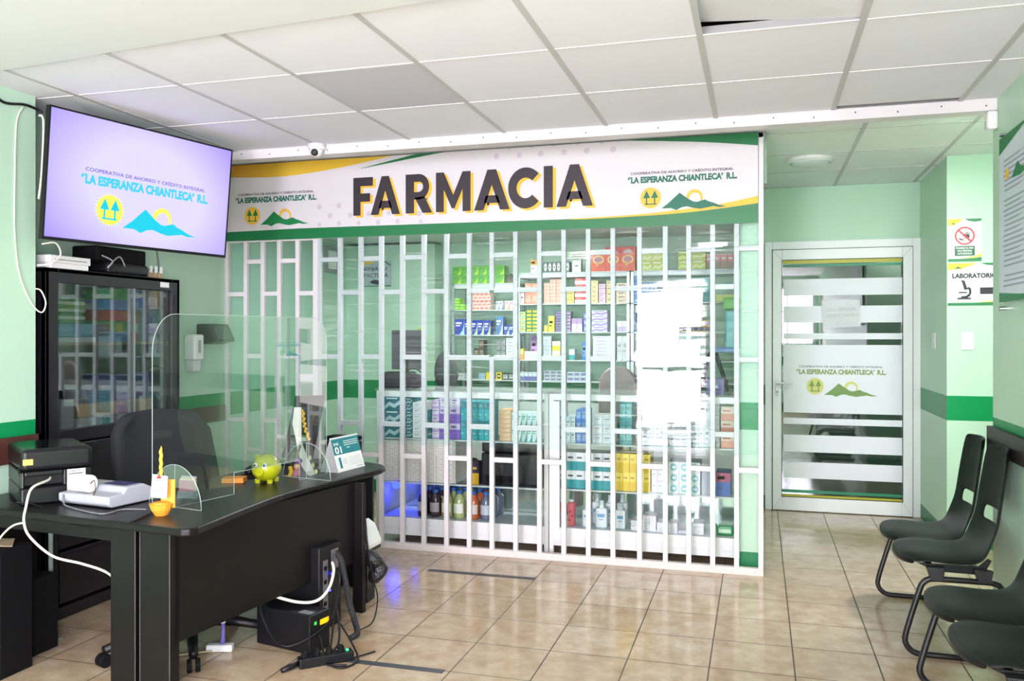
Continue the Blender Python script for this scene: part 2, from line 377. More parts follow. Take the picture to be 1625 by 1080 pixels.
struct(MB().prism([(x, y, ZC - .02) for x, y in ed] + [(-.95, YR, ZC - .02), (-3.85, YR, ZC - .02)], (0, 0, .021)).build('ceiling_soffit', PLASTER, auto=False))
# the painted board that closes the tiled ceiling
mb = MB().mi(0).box(XL, XR, 4.9, 5.0, 2.662, ZC)
mb.mi(1)
for k in range(24):
    x = XL + .15 + k * .21; mb.box(x - .004, x + .004, 4.8985, 4.901, 2.695 - .012 * (k % 2), 2.703 - .012 * (k % 2))
struct(mb.build('trim_1', [WHITE_PAINT, mat('dark screw head', (90, 84, 84), .6)], auto=False, bevel=.003))
# lower ceiling of corridor and pharmacy
CZ2 = 2.775
mb = MB(); mb.box(XL, 3.3, 5.0, 5.64, CZ2, CZ2 + .02); mb.box(-.115, 3.3, 5.64, YD, CZ2, CZ2 + .02)
C2 = struct(mb.build('ceiling_corridor', mat('corridor ceiling tile', (236, 240, 240), .7), auto=False))
mb = MB()
for x in (.62, 1.238): mb.box(x - .013, x + .013, 5.0, YD, CZ2 - .003, CZ2)
for y in (5.62, 6.3, 6.98, 7.66): mb.box(.04, 3.2, y - .008, y + .008, CZ2 - .003, CZ2)
struct(mb.build('ceiling_grid_corridor', GRID, C2))
sbox('ceiling_pharmacy', XL, -.115, 5.66, YD, 2.39, 2.41, mat('pharmacy ceiling', (206, 222, 214), .6))
sbox('wall_above_grille', XL, -.115, 5.64, 5.66, 2.39, 2.775, WALL)
# chair rails
RAIL_BR = mat('brown wood rail', (74, 40, 32), .5, noise=.2, nscale=20); RAIL_BK = mat('dark wood rail', (38, 34, 33), .45)
sbox('trim_2', -3.55, -3.53, YR, 3.5, .87, 1.0, RAIL_BR)
sbox('trim_3', XL, XL + .018, 3.5, YG - .03, .87, .985, RAIL_BR)
sbox('trim_4', XR - .03, XR, -.4, 4.98, .905, 1.03, RAIL_BK)
# ------------------------------------------------------------------ lamps
LAMP = mat('lit lamp diffuser', (255, 255, 250), .4, emit=(255, 248, 250), es=9.0)
LAMP_DIM = mat('lamp diffuser switched off', (206, 216, 212), .3)
def dome_lamp(x, y, z, r, lit, label, watts=0):
    t = thing('ceiling_lamp', label, 'lamp', (x, y, z), group=None, world=False)
    MB().lathe([(r, 0), (r, -.02), (r * .9, -.03), (r * .88, -.012)], n=28).build('lamp_rim', WHITE_PL, t, smooth=False)
    MB().lathe([(r * .9, -.02), (r * .8, -.038), (r * .5, -.05), (.002, -.055)], n=28).build('lamp_diffuser', LAMP if lit else LAMP_DIM, t, smooth=True)
    if watts:
        L = bpy.data.lights.new('lamp_light', 'AREA'); L.shape = 'DISK'; L.size = r * 1.7; L.energy = watts; L.color = (1, .95, .97)
        o = bpy.data.objects.new('lamp_light', L); COL.objects.link(o); o.location = (0, 0, -.062); o.parent = t
    return t
dome_lamp(-2.45, -.9, ZC - .025, .2, True, 'lit round ceiling lamp over the back of the waiting room', LAMP_W['room'])
dome_lamp(-.55, .15, ZC, .2, True, 'lit round ceiling lamp over the middle of the waiting room', LAMP_W['room'])
dome_lamp(-1.9, 6.35, 2.39, .16, True, 'lit round lamp under the pharmacy ceiling', LAMP_W['pharmacy'])
dome_lamp(.358, 6.5, CZ2, .155, False, 'round unlit ceiling lamp in the corridor ahead of the glass door')
dome_lamp(1.56, 5.2, CZ2, .16, True, 'unseen round lamp added in the side passage to light the laboratory wall', LAMP_W['passage'])  # added out of view to brighten the laboratory wall and corridor

# ================================================================== glass door at the end of the corridor
PVC = mat('white door profile', (238, 242, 243), .35)
fr = Frame((0, YD - .03, 0), (1, 0, 0), (0, 0, 1))     # its front plane; n points to -Y (to the room)
D = struct(MB().box(DX0, DX0 + .062, YD - .03, YD + .1, 0, DZ).box(DX1 - .062, DX1, YD - .03, YD + .1, 0, DZ).box(DX0 + .062, DX1 - .062, YD - .03, YD + .1, DZ - .07, DZ).build('door_1', PVC, auto=False, bevel=.004))
lx0, lx1, lz1 = .118, 1.224, 2.237
gx0, gx1, gz0, gz1 = .195, 1.146, .125, 2.146
LEAF = MB().box(lx0, gx0, YD - .05, YD, .006, lz1).box(gx1, lx1, YD - .05, YD, .006, lz1).box(gx0, gx1, YD - .05, YD, .006, gz0).box(gx0, gx1, YD - .05, YD, gz1, lz1).build('door_leaf', PVC, D, bevel=.004)
MB().box(lx0 - .004, lx1 + .004, YD - .02, YD - .005, 0, lz1 + .004).box(0, 0, 0, 0, 0, 0).build('door_seal', BLACK_MAT, D) if False else None
mb = MB()
for a in ((gx0 - .004, gx0, gz0 - .004, gz1 + .004), (gx1, gx1 + .004, gz0 - .004, gz1 + .004), (gx0, gx1, gz0 - .004, gz0), (gx0, gx1, gz1, gz1 + .004)): mb.box(a[0], a[1], YD - .052, YD - .04, a[2], a[3])
mb.box(lx0 - .005, lx0, YD - .035, YD - .02, 0, lz1 + .005).box(lx1, lx1 + .005, YD - .035, YD - .02, 0, lz1 + .005).box(lx0, lx1, YD - .035, YD - .02, lz1, lz1 + .005)
mb.build('rubber_seal', BLACK_MAT, LEAF)
DGL = clear('tinted door glass', (.40, .52, .45), 1.1, .07, haze=.06, hazecol=(.25, .42, .33))
MB().box(gx0, gx1, YD - .035, YD - .029, gz0, gz1).build('door_glass', DGL, LEAF)
FROST = mat('frosted film', (226, 231, 236), .5)
gf = Frame((0, YD - .0355, 0), (1, 0, 0), (0, 0, 1))
zp = lambda v: atY(1335, v, YD - .036).z
mb = MB()
for (v0, v1) in ((441.5, 468), (485, 511.5), (528.5, 538), (547, 656), (664.5, 674.5), (691.5, 719), (735, 761)):
    gf.quad(mb, gx0 + .012, gx1, zp(v1), zp(v0), .001)
mb.build('frosted_film', FROST, LEAF)
mb = MB().mi(0); gf.quad(mb, gx0 + .006, gx1, zp(422), zp(418), .0012); gf.quad(mb, gx0, gx1, zp(784.5), zp(780), .0012)
mb.mi(1); gf.quad(mb, gx0 + .006, gx1, zp(417), zp(411), .0012); gf.quad(mb, gx0, gx1, zp(791), zp(787.5), .0012)
mb.build('coloured_film', [mat('green film', (24, 128, 88), .4), mat('olive yellow film', (176, 172, 40), .4)], LEAF)
pc = atY(1334, 589.5, YD - .036); px_m = (atY(1400, 589, YD - .036) - atY(1266, 589, YD - .036)).length
logo('logo', gf, pc.x, pc.z - .004, px_m * 1.06, LEAF, mat('grey lettering', (98, 112, 104), .6), mat('olive lettering', (140, 160, 100), .6), mat('pale yellow film', (208, 208, 120), .6), mat('sage green film', (118, 152, 88), .6), off=.0018)
hx = .155
mb = MB().box(hx - .014, hx + .014, YD - .058, YD - .05, .985, 1.135).tube([(hx, YD - .05, 1.095), (hx, YD - .095, 1.095)], .01, 10).tube([(hx - .005, YD - .095, 1.095), (hx + .06, YD - .1, 1.096), (hx + .125, YD - .095, 1.093)], .011, 10)
mb.build('door_handle', mat('white handle', (226, 228, 224), .3), LEAF, smooth=False, bevel=.002)
MB().lathe([(.009, 0), (.009, .01)], (hx, YD - .06, 1.02), 12, Matrix.Rotation(math.pi / 2, 3, 'X')).build('keyhole', mat('grey lock', (150, 156, 156), .4), LEAF)
mb = MB()
for (a, b, c, d, up) in ((lx0, gx0, gz1, lz1, 1), (lx1, gx1, gz1, lz1, 1), (lx0, gx0, gz0, .006, 1), (lx1, gx1, gz0, .006, 1)):
    p, q = Vector((a, YD - .0503, d)), Vector((b, YD - .0503, c)); n = Vector((0, 0, .0022))
    mb.poly([p, q, q + n, p + n])
mb.build('mitre_joint', mat('joint line', (120, 128, 126), .7), LEAF)
# ================================================================== sliding steel grille across the pharmacy front
GR = thing('security_grille', 'white steel bar grille with sliding gate across the whole pharmacy front', 'grille', (-1.9, YG, 0))
BX = [-3.064, -2.896, -2.732, -2.572, -2.41, -2.248, -2.079, -1.912, -1.748, -1.58, -1.413, -1.246, -1.08, -.916, -.742, -.576, -.428, -.279, -.132, .015]
LX = [-3.834, -3.672, -3.527, -3.39, -3.238, -3.094]
ZA, ZB = (2.05, 1.35, .655), (1.81, .876)
hw = .0155
RUSTY = mat('worn white steel sill', (222, 214, 210), .55, noise=.16, nscale=26)
def bar(x, z0, z1, name='vertical_bar', d=hw): MB().box(x - d, x + d, YG - .015, YG + .015, z0, z1).build(name, WHITE_PAINT, GR, bevel=.002)
for i, x in enumerate(BX):
    if i == 8: bar(x, .045, ZA[1]); bar(x, ZB[0], 2.76)
    else: bar(x, .045, 2.77, 'frame_post' if i in (0, 19) else 'vertical_bar')
for i, x in enumerate(LX): bar(x, .045, 2.195, 'gate_post' if i in (0, 5) else 'gate_bar')
MB().box(LX[0] - hw, BX[-1] + hw, YG - .022, YG + .022, 0, .045).build('bottom_sill', RUSTY, GR, bevel=.002)
MB().box(LX[0] - hw, LX[5] + hw, YG - .015, YG + .015, 2.195, 2.226).build('gate_top_rail', WHITE_PAINT, GR, bevel=.002)
MB().box(LX[0] - hw, BX[-1] + hw, YG - .015, YG + .015, 2.74, 2.77).build('top_rail', WHITE_PAINT, GR)
def cross(xa, xb, z): MB().box(xa + hw, xb - hw, YG - .014, YG + .014, z - .0165, z + .0165).build('crossbar', WHITE_PAINT, GR, bevel=.002)
for i in range(5):
    for z in (ZB, ZA)[i % 2]: cross(LX[i], LX[i + 1], z)
for i in range(19):
    zs = (ZA, ZB)[i % 2]
    if i == 7: zs = zs + (1.35,)
    if i == 8: zs = zs + (1.81,)
    for z in zs: cross(BX[i], BX[i + 1], z)
MB().box(LX[4] + .012, LX[5] - .012, YG - .02, YG - .012, 1.165, 1.222).build('lock_plate', WHITE_PAINT, GR, bevel=.003)
# clear film stretched over the bars, with its horizontal tension creases
def film(name, x0, x1, z0, z1, y, m, label, amp, nx=60, nz=90, seed=1):
    rnd = random.Random(seed); ph = [(rnd.uniform(1, 4), rnd.uniform(25, 150), rnd.uniform(0, 6), rnd.uniform(.3, 1)) for _ in range(7)]
    vs = []
    for j in range(nz + 1):
        for i in range(nx + 1):
            x = x0 + (x1 - x0) * i / nx; z = z0 + (z1 - z0) * j / nz
            d = sum(a * math.sin(kz * z + math.sin(kx * x + p) * 2.2 + p) / kz * 30 for kx, kz, p, a in ph) / 7
            vs.append((x, y + amp * d, z))
    fs = [(j * (nx + 1) + i, j * (nx + 1) + i + 1, (j + 1) * (nx + 1) + i + 1, (j + 1) * (nx + 1) + i) for j in range(nz) for i in range(nx)]
    o = MB().add(vs, fs).build(name, m, smooth=True)
    return tag(o, label, 'plastic sheet')
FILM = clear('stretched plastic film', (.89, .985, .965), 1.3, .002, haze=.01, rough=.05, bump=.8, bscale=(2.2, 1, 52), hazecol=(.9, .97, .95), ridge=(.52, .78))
FILM2 = clear('gate plastic sheet', (.80, .965, .945), .8, .005, haze=.05, rough=.08, bump=.15, bscale=(2, 1, 3), hazecol=(.75, .95, .88))
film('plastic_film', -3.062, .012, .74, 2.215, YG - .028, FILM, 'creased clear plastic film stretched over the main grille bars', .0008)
film('plastic_sheet', LX[0] + .02, LX[5] - .02, .06, 2.19, YG + .026, FILM2, 'pale clear plastic sheet behind the narrow gate beside the television', .001, 20, 30, 3)
# sheets of paper stuck on the film, and one white sheet for its glare
def paper(pts, label, y, curl):
    n = 8; (a, b, c, d) = [atY(u, v, y) for u, v in pts]; vs = []
    for j in range(n + 1):
        for i in range(n + 1):
            s, t = i / n, j / n
            p = (a * (1 - s) + b * s) * (1 - t) + (d * (1 - s) + c * s) * t
            p.y -= curl * math.sin(s * math.pi) * (.3 + .7 * t) + .002 * math.sin(5 * s + 3 * t)
            vs.append(p)
    fs = [(j * (n + 1) + i, j * (n + 1) + i + 1, (j + 1) * (n + 1) + i + 1, (j + 1) * (n + 1) + i) for j in range(n) for i in range(n)]
    o = MB().add(vs, fs).build('paper_notice', PAPER, solid=.0006)
    tag(o, label, 'paper')
paper(((1015, 465), (1116, 457), (1113, 518), (1018, 522)), 'upper large white sheet of paper stuck on the grille film', YG - .045, .006)
paper(((1014, 519), (1078, 517), (1076, 578), (1008, 580)), 'middle narrow white sheet of paper stuck on the grille film', YG - .042, .005)
paper(((1008, 556), (1112, 546), (1108, 584), (1002, 572)), 'crooked wide white sheet of paper under the narrow one', YG - .04, .004)
paper(((1014, 592), (1112, 590), (1112, 668), (1020, 672)), 'lowest white sheet, standing in for fading glare before the counter top', YG - .04, .005)  # this sheet paints in the fading glare on the film

# ================================================================== sign board over the grille
SY = 5.505
SG = thing('pharmacy_sign', 'long white and green pharmacy sign reading FARMACIA above the grille', 'sign', (-1.9, SY, 2.2))
sf = Frame((0, SY, 0), (1, 0, 0), (0, 0, 1))
def sp(u, v): p = atY(u, v, SY); return (p.x, p.z)
zbL, zbR = sp(358, 383)[1], sp(1203, 353)[1]
xl, xr = -3.83, sp(1203, 300)[0]; zt = 2.765
zb = (zbL + zbR) / 2
MB().box(xl, xr, SY, SY + .025, zb, zt).build('sign_panel', mat('white banner vinyl', (222, 217, 221), .42, noise=.015, nscale=4), SG)
def spoly(mb, pts, d=.0012):
    q = [sp(*p) for p in pts]; q = [(min(max(x, xl), xr), min(max(z, zb), zt)) for x, z in q]
    mb.poly([sf.pt(x, z, d) for x, z in q])
def curve(*pts): return [(p.x, p.y) for p in smooth_path([(a, b, 0) for a, b in pts], 6)]
GB = mat('sign green', (24, 116, 66), .42)
mb = MB(); lo = [(1210, 365), (340, 400)]
spoly(mb, [(340, 370), (358, 368.5)] + curve((480, 362), (650, 356), (780, 351.5), (941, 346), (1063, 338.5), (1140, 330), (1203, 321)) + lo)
mb.build('green_base_band', GB, SG)
mb = MB(); spoly(mb, curve((905, 347), (1000, 341), (1063, 334.5), (1140, 324), (1203, 310.5)) + [(1203, 322.5)] + curve((1203, 322), (1140, 331), (1063, 339.5), (941, 347), (905, 348)), .002)
mb.build('yellow_stripe', YEL_PRINT, SG)
mb = MB(); spoly(mb, curve((930, 222.5), (1035, 223.6), (1120, 225.5), (1203, 230.5)) + [(1203, 190), (930, 190)]); mb.build('green_corner_swoosh', GB, SG)
ym = bpy.data.materials.new('orange to yellow print'); ym.use_nodes = True
nt = ym.node_tree; tcn = nt.nodes.new('ShaderNodeTexCoord'); spx = nt.nodes.new('ShaderNodeSeparateXYZ'); cr = nt.nodes.new('ShaderNodeValToRGB')
nt.links.new(tcn.outputs['Generated'], spx.inputs[0]); nt.links.new(spx.outputs[0], cr.inputs[0]); nt.links.new(cr.outputs[0], nt.nodes['Principled BSDF'].inputs['Base Color'])
cr.color_ramp.elements[0].color = lin((206, 146, 50)); cr.color_ramp.elements[0].position = .0; cr.color_ramp.elements[1].color = lin((230, 190, 56)); cr.color_ramp.elements[1].position = .4
mb = MB(); spoly(mb, [(340, 240), (641, 235)] + curve((641, 242), (600, 252.5), (544, 265), (488, 275), (433, 281), (368, 281.5), (340, 281))); mb.build('yellow_corner_swoosh', ym, SG)
mb = MB(); spoly(mb, curve((573, 267), (627, 253), (682, 240), (754, 233.5)) + [(754, 225), (790, 225)] + curve((754, 234), (710, 240.5), (655, 251), (613, 259.5), (573, 267.5))); mb.build('green_leaf_swoosh', GB, SG)
mb = MB()
for (u, v, r) in [(788, 248, 4.6), (824, 246, 4.6), (858, 244, 4.7), (895, 241.5, 4.8), (931, 239, 4.9), (973, 237, 5), (808, 233.5, 4.5), (844, 230.5, 4.5), (878, 228, 4.6), (917, 226, 4.6), (955, 224, 4.4),
                  (507, 328, 4.3), (538, 326, 4.2), (524, 342, 4.2), (507, 356, 3.5), (556, 341, 4), (538, 354.5, 3.5), (585, 339, 4), (600, 352.5, 4), (617, 338, 3.6), (631, 351, 3.8), (665, 339, 4), (569, 354, 3.4), (668, 351, 3.6)]:
    x, z = sp(u, v); R_ = r * (atY(u, v, SY) - O0).dot(Vector((-syaw, cyaw, 0))) / F_PX
    q = [(x + R_ * math.cos(2 * math.pi * k / 16), z + R_ * math.sin(2 * math.pi * k / 16)) for k in range(16)]
    MB().poly([sf.pt(a, min(b, zt), .0009) for a, b in q]).build('grey_dot', mat('lilac grey dots', (204, 194, 206), .5), SG)
# the big word, letter by letter
def glyph(mb, ch, x0, x1, z0, z1, d):
    def pg(pts): mb.poly([sf.pt(x0 + (x1 - x0) * a, z0 + (z1 - z0) * b, d) for a, b in pts])
    def ring(cx, cy, ro, ri, a0, a1, sx=1.0, n=20):
        for k in range(n):
            t0, t1 = a0 + (a1 - a0) * k / n, a0 + (a1 - a0) * (k + 1) / n
            pg([(cx + ro * sx * math.cos(t0), cy + ro * math.sin(t0)), (cx + ro * sx * math.cos(t1), cy + ro * math.sin(t1)), (cx + ri[0] * math.cos(t1), cy + ri[1] * math.sin(t1)), (cx + ri[0] * math.cos(t0), cy + ri[1] * math.sin(t0))])
    if ch == 'F':
        pg([(0, 0), (.37, 0), (.37, 1), (0, 1)]); pg([(.37, .77), (1, .77), (1, 1), (.37, 1)]); pg([(.37, .36), (.86, .36), (.86, .58), (.37, .58)])
    elif ch == 'A':
        pg([(0, 0), (.27, 0), (.5, .62), (.5, 1), (.375, 1)]); pg([(1, 0), (.73, 0), (.5, .62), (.5, 1), (.625, 1)]); pg([(.27, .17), (.73, .17), (.66, .36), (.34, .36)])
    elif ch == 'R':
        pg([(0, 0), (.32, 0), (.32, 1), (0, 1)]); pg([(.32, .8), (.5, .8), (.5, 1), (.32, 1)]); pg([(.32, .35), (.5, .35), (.5, .54), (.32, .54)])
        ring(.5, .675, .325, (.16, .13), -math.pi / 2, math.pi / 2, 1.2, 16); pg([(.34, .4), (.72, .42), (1, 0), (.64, 0)])
    elif ch == 'M':
        pg([(0, 0), (.23, 0), (.23, 1), (0, 1)]); pg([(.77, 0), (1, 0), (1, 1), (.77, 1)]); pg([(.23, 1), (.23, .56), (.46, .08), (.5, .08), (.5, .42)]); pg([(.77, 1), (.77, .56), (.54, .08), (.5, .08), (.5, .42)])
    elif ch == 'C': ring(.55, .5, .5, (.28, .25), math.radians(42), math.radians(318), 1.1, 36)
    elif ch == 'I': pg([(0, 0), (1, 0), (1, 1), (0, 1)])
LET = [('F', 561, 592), ('A', 588.5, 635), ('R', 644, 686), ('M', 692, 747), ('A', 752.5, 809), ('C', 806.5, 857), ('I', 863, 877.5), ('A', 883, 941)]
bz = lambda u: 342.5 + (326 - 342.5) * (u - 561) / 380; tz = lambda u: 282.5 + (259.5 - 282.5) * (u - 561) / 370
for nm, m, dx, dz, d in (('letter_shadow', YEL_PRINT, .021, -.014, .0018), ('big_letter', DARK_PRINT, 0, 0, .003)):
    for ch, u0, u1 in LET:
        uc = (u0 + u1) / 2; mb = MB()
        glyph(mb, ch, sp(u0, 330)[0] + dx, sp(u1, 330)[0] + dx, sp(uc, bz(uc))[1] + dz, sp(uc, tz(uc))[1] + dz, d)
        mb.build(nm, m, SG)
for (u0, v0, u1, v1) in ((374, 312, 502.5, 306), (996.5, 278, 1170, 273)):
    x0, z0 = sp(u0, v0 + 5); x1, z1 = sp(u1, v1 + 5); wd = (x1 - x0)
    logo('logo', sf, (x0 + x1) / 2, (z0 + z1) / 2 - .012 * wd, wd, SG, DARK_PRINT, TEAL_PRINT, YEL_PRINT, TEAL_PRINT if u0 > 900 else mat('printed leaf green', (24, 128, 70), .5), off=.002)
# thin trims on top of the grille beside the sign
MB().box(.034, .05, 5.54, 5.56, 2.45, 2.77).build('edge_trim', mat('grey green trim', (130, 160, 140), .6), SG)
# ================================================================== inside the pharmacy
SHW = mat('white shelf profile', (204, 214, 212), .4); SHG = clear('shelf glass', (.96, .99, .98), .8, .0, haze=.12, hazecol=(.85, .93, .9))
YS = 7.38
def shelf_unit(u0, u1, zs, ztop, label):
    x0, x1 = atY(u0, 500, YS).x, atY(u1, 500, YS).x
    t = thing('display_shelf', label, 'shelf', ((x0 + x1) / 2, 7.53, 0), 'wall shelving of the pharmacy')
    for x in (x0 + .012, x1 - .012):
        for y in (YS + .012, 7.685): MB().box(x - .012, x + .012, y - .012, y + .012, 0, ztop).build('post', ALU, t)
    for z in zs: MB().box(x0, x1, YS, 7.69, z - .009, z).build('shelf_board', SHW, t)
    MB().box(x0, x1, YS + .01, 7.69, zs[0] - .045, zs[0] - .009).build('top_rail', SHW, t, bevel=.002)
    MB().box(x0, x1, YS + .01, 7.69, .08, .9).build('base_cabinet', SHW, t, bevel=.003)
    return x0, x1
zv = lambda u, v, Y: atY(u, v, Y).z
ZA_ = [zv(760, v, YS) for v in (449.5, 491.5, 531, 565.5)] + [zv(760, 602, YS)]
ZB_ = [zv(900, v, YS) for v in (431.5, 481.5, 526.5, 571)] + [zv(900, 605, YS)]
shelf_unit(717, 818, ZA_, ZA_[0], 'white shelf unit stocked with green, blue and red-patterned boxes')
shelf_unit(821, 999, ZB_, ZB_[0], 'tall shelf unit with peach, purple and yellow boxes in the middle')
shelf_unit(1001, 1176, ZB_, ZB_[0], 'shelf unit behind the white papers, beside the partition')
# --- counters
YC0, YC1 = 5.70, 6.16
CTZ = zv(800, 620.5, YC0)
zc1 = [zv(720, 698, YC0), zv(720, 769, YC0)]; zc2 = [zv(1030, 708, YC0), zv(1030, 783, YC0)]
cb0, cb1 = .06, .185
WALU = mat('white aluminium profile', (232, 234, 232), .35)
CG = clear('counter glass', (.975, .995, .99), .5, .0)
def counter(u0, u1, zs, label, door):
    x0, x1 = atY(u0, 700, YC0).x, atY(u1, 700, YC0).x
    t = thing('display_counter', label, 'counter', ((x0 + x1) / 2, (YC0 + YC1) / 2, 0), 'glass display counters behind the grille')
    for x in (x0, x1 - .03):
        for y in (YC0, YC1 - .03): MB().box(x, x + .03, y, y + .03, 0, CTZ - .012).build('post', WALU, t, bevel=.002)
    for y in (YC0, YC1 - .03):
        MB().box(x0 + .03, x1 - .03, y, y + .03, CTZ - .055, CTZ - .012).build('top_rail', WALU, t, bevel=.002)
        MB().box(x0 + .03, x1 - .03, y, y + .03, cb0, cb1).box(x0 + .03, x1 - .03, y - .004, y, cb0 + .04, cb1 - .05).build('base_rail', WALU, t, bevel=.002)
    MB().box(x0 + .03, x1 - .03, YC0 + .03, YC1 - .03, cb1 - .02, cb1).build('bottom_board', mat('pale blue shelf board', (206, 220, 226), .4), t)
    for z in zs: b_ = MB().box(x0 + .03, x1 - .03, YC0 + .03, YC1 - .03, z - .008, z).build('shelf_board', SHG, t); MB().box(x0 + .03, x1 - .03, YC0 + .022, YC0 + .03, z - .011, z).build('shelf_edge', SHW, b_)
    MB().box(x0 + .03, x1 - .03, YC0 + .008, YC0 + .012, cb1, CTZ - .055).build('front_glass', CG, t)
    MB().box(x0 - (0 if door else .01), x1, YC0 - .005, YC1 + .01, CTZ - .012, CTZ).build('counter_top', SHG, t)
    MB().box(x0 + .03, x1 - .03, YC1 - .036, YC1 - .031, cb1, zs[1] - .012).build('back_mirror', mat('pale mirror', (196, 214, 204), .08, metal=.75), t)
    MB().box(x0 + .03, x1 - .03, YC1 - .03, YC1 - .02, .0, cb0).build('shade_board', mat('dark shade board', (40, 38, 36), .7), t)  # dark board added to deepen the shade under the counter
    if door: MB().box(x0 + .03, x0 + .075, YC0 - .008, YC0 + .02, cb1 - .02, CTZ - .06).build('door_profile', WALU, t, bevel=.002)
    return x0, x1
K1 = counter(598, 870, zc1, 'glass counter with teal boxes and blue-capped bottles beside the desk', False)
K2 = counter(871.5, 1184, zc2, 'glass counter with yellow boxes and white bottles next to the corridor', True)
MB().box(K1[0] - .004, K1[0], YC0, YC1, cb0, CTZ - .02).build('side_panel', mat('grey side panel', (190, 196, 196), .5), bpy.data.objects['display_counter'])

# --- cartons
def carton_geo(w, d, h, style, c1, c2, c3=(250, 250, 248)):
    """one carton standing at the origin, its printed front towards -Y"""
    a, b, c = (mat('print %d %d %d' % tuple(k), k, .45) for k in (c1, c2, c3))
    mb = MB().mi(0).box(-w / 2, w / 2, 0, d, 0, h); f = Frame((-w / 2, 0, 0), (1, 0, 0), (0, 0, 1)); e = .0006
    q = lambda x0, x1, z0, z1, k=1, o=e: f.quad(mb.mi(k), x0 * w, x1 * w, z0 * h, z1 * h, o)
    p = lambda pts, k=1, o=e: mb.mi(k).poly([f.pt(x * w, z * h, o) for x, z in pts])
    if style == 'band': q(0, 1, .0, .5); q(.12, .7, .66, .76, 2)
    elif style == 'top': q(0, 1, .6, 1); q(.1, .6, .72, .86, 2); q(.1, .45, .3, .36, 2)
    elif style == 'swoosh': p([(.45, 0), (1, 0), (1, .95), (.92, .55), (.75, .25)]); q(.08, .7, .7, .8, 2); q(.08, .55, .55, .62, 2)
    elif style == 'lines':
        q(.2, .23, 0, 1); q(.72, .75, 0, 1); q(.32, .64, .4, .55, 2)
    elif style == 'label': q(.1, .9, .2, .8); q(.18, .7, .55, .68, 2); q(.18, .5, .35, .42, 2)
    elif style == 'circle':
        p([(.5 + .34 * math.cos(t), .5 + .38 * math.sin(t)) for t in [math.pi * k / 8 for k in range(16)]]); q(.3, .7, .42, .58, 2, e * 2)
    elif style == 'bubble':
        p([(.5 + .38 * math.cos(t), .66 + .25 * math.sin(t)) for t in [math.pi * k / 8 for k in range(16)]], 1); p([(.35, .48), (.6, .44), (.38, .28)], 1)
        p([(.5 + .3 * math.cos(t), .67 + .17 * math.sin(t)) for t in [math.pi * k / 8 for k in range(16)]], 2, e * 2)
    elif style == 'check':
        for i in range(3):
            for j in range(5): p([(i / 3, (j + .5) / 5), ((i + .5) / 3, j / 5), ((i + 1) / 3, (j + .5) / 5), ((i + .5) / 3, (j + 1) / 5)] if (i + j) % 2 == 0 else [(i / 3 + .08, (j + .35) / 5), (i / 3 + .25, (j + .35) / 5), (i / 3 + .25, (j + .65) / 5), (i / 3 + .08, (j + .65) / 5)])
    elif style == 'wave': p([(0, .25), (.3, .6), (.6, .4), (1, .75), (1, .45), (.6, .12), (.3, .3), (0, 0)]); q(.1, .8, .78, .88, 2)
    return mb, [a, b, c]
def carton(*k):
    mb, ms = carton_geo(*k); return mb.build('medicine_box', ms, auto=False)
ROWS = {1: ['only'], 2: ['bottom', 'top'], 3: ['bottom', 'middle', 'top']}
def rowname(k, n): return ROWS[n][k] + ' row' if n in ROWS else ('bottom row' if k == 0 else 'top row' if k == n - 1 else 'row ' + 'one two three four five six seven eight nine ten'.split()[k])
STACKS = []
def stack(*a, **k): STACKS.append((a, k))
def lay(Y, zsh, u0, u1, vtop, nx, nz, depth, style, c1, c2, desc, where, c3=(250, 250, 248), missing=(), jit=.0015):
    """places of one block of equal cartons: (size on view, carton arguments, location, label, group)"""
    uc = (u0 + u1) / 2; x0, x1 = atY(u0, vtop, Y).x, atY(u1, vtop, Y).x; h = (atY(uc, vtop, Y).z - zsh) / nz; wd = (x1 - x0) / nx
    rn = random.Random(int(u0 * 7 + vtop)); out = []
    for k in range(nz):
        for i in range(nx):
            if (i, k) in missing: continue
            loc = (x0 + wd * (i + .5) + rn.uniform(-1, 1) * jit * .3, Y + abs(rn.uniform(0, jit * 3)), zsh + h * k + .0006)
            bits = [desc]
            if nz > 1: bits.append(rowname(k, nz))
            if nx > 1: bits.append(ORD[i] + ' from left')
            out.append((wd * h / (Y * Y), (wd - .002, depth, h - .0012, style, c1, c2, c3), loc, ', '.join(bits) + ', ' + where, (desc + 's, ' + where) if nx * nz > 1 else None))
    return out
def build_stacks(most=296):
    """the cartons that show largest are things of their own; the rest of the stock is one uncounted object"""
    allc = [x for a, k in STACKS for x in lay(*a, **k)]; allc.sort(key=lambda x: -x[0]); protos = {}
    for ar, ca, loc, label, group in allc[:most]:
        key = ca
        if key not in protos: o = protos[key] = carton(*ca)
        else: o = protos[key].copy(); COL.objects.link(o)
        o.name = 'medicine_box'; o.location = loc
        if 'group' in o: del o['group']
        tag(o, label, 'box', group)
    big = MB(); ms = []
    for ar, ca, loc, label, group in allc[most:]:
        mb, mm = carton_geo(*ca); idx = []
        for m in mm:
            if m not in ms: ms.append(m)
            idx.append(ms.index(m))
        b = len(big.v); big.v += [p + Vector(loc) for p in mb.v]
        big.f += [[b + i for i in f] for f in mb.f]; big.m += [idx[i] for i in mb.m]
    o = big.build('shelf_stock', ms, auto=False); tag(o, 'small loose cartons and tubes stocked on the back shelves', 'stock', None, 'stuff')
YB = YS + .012
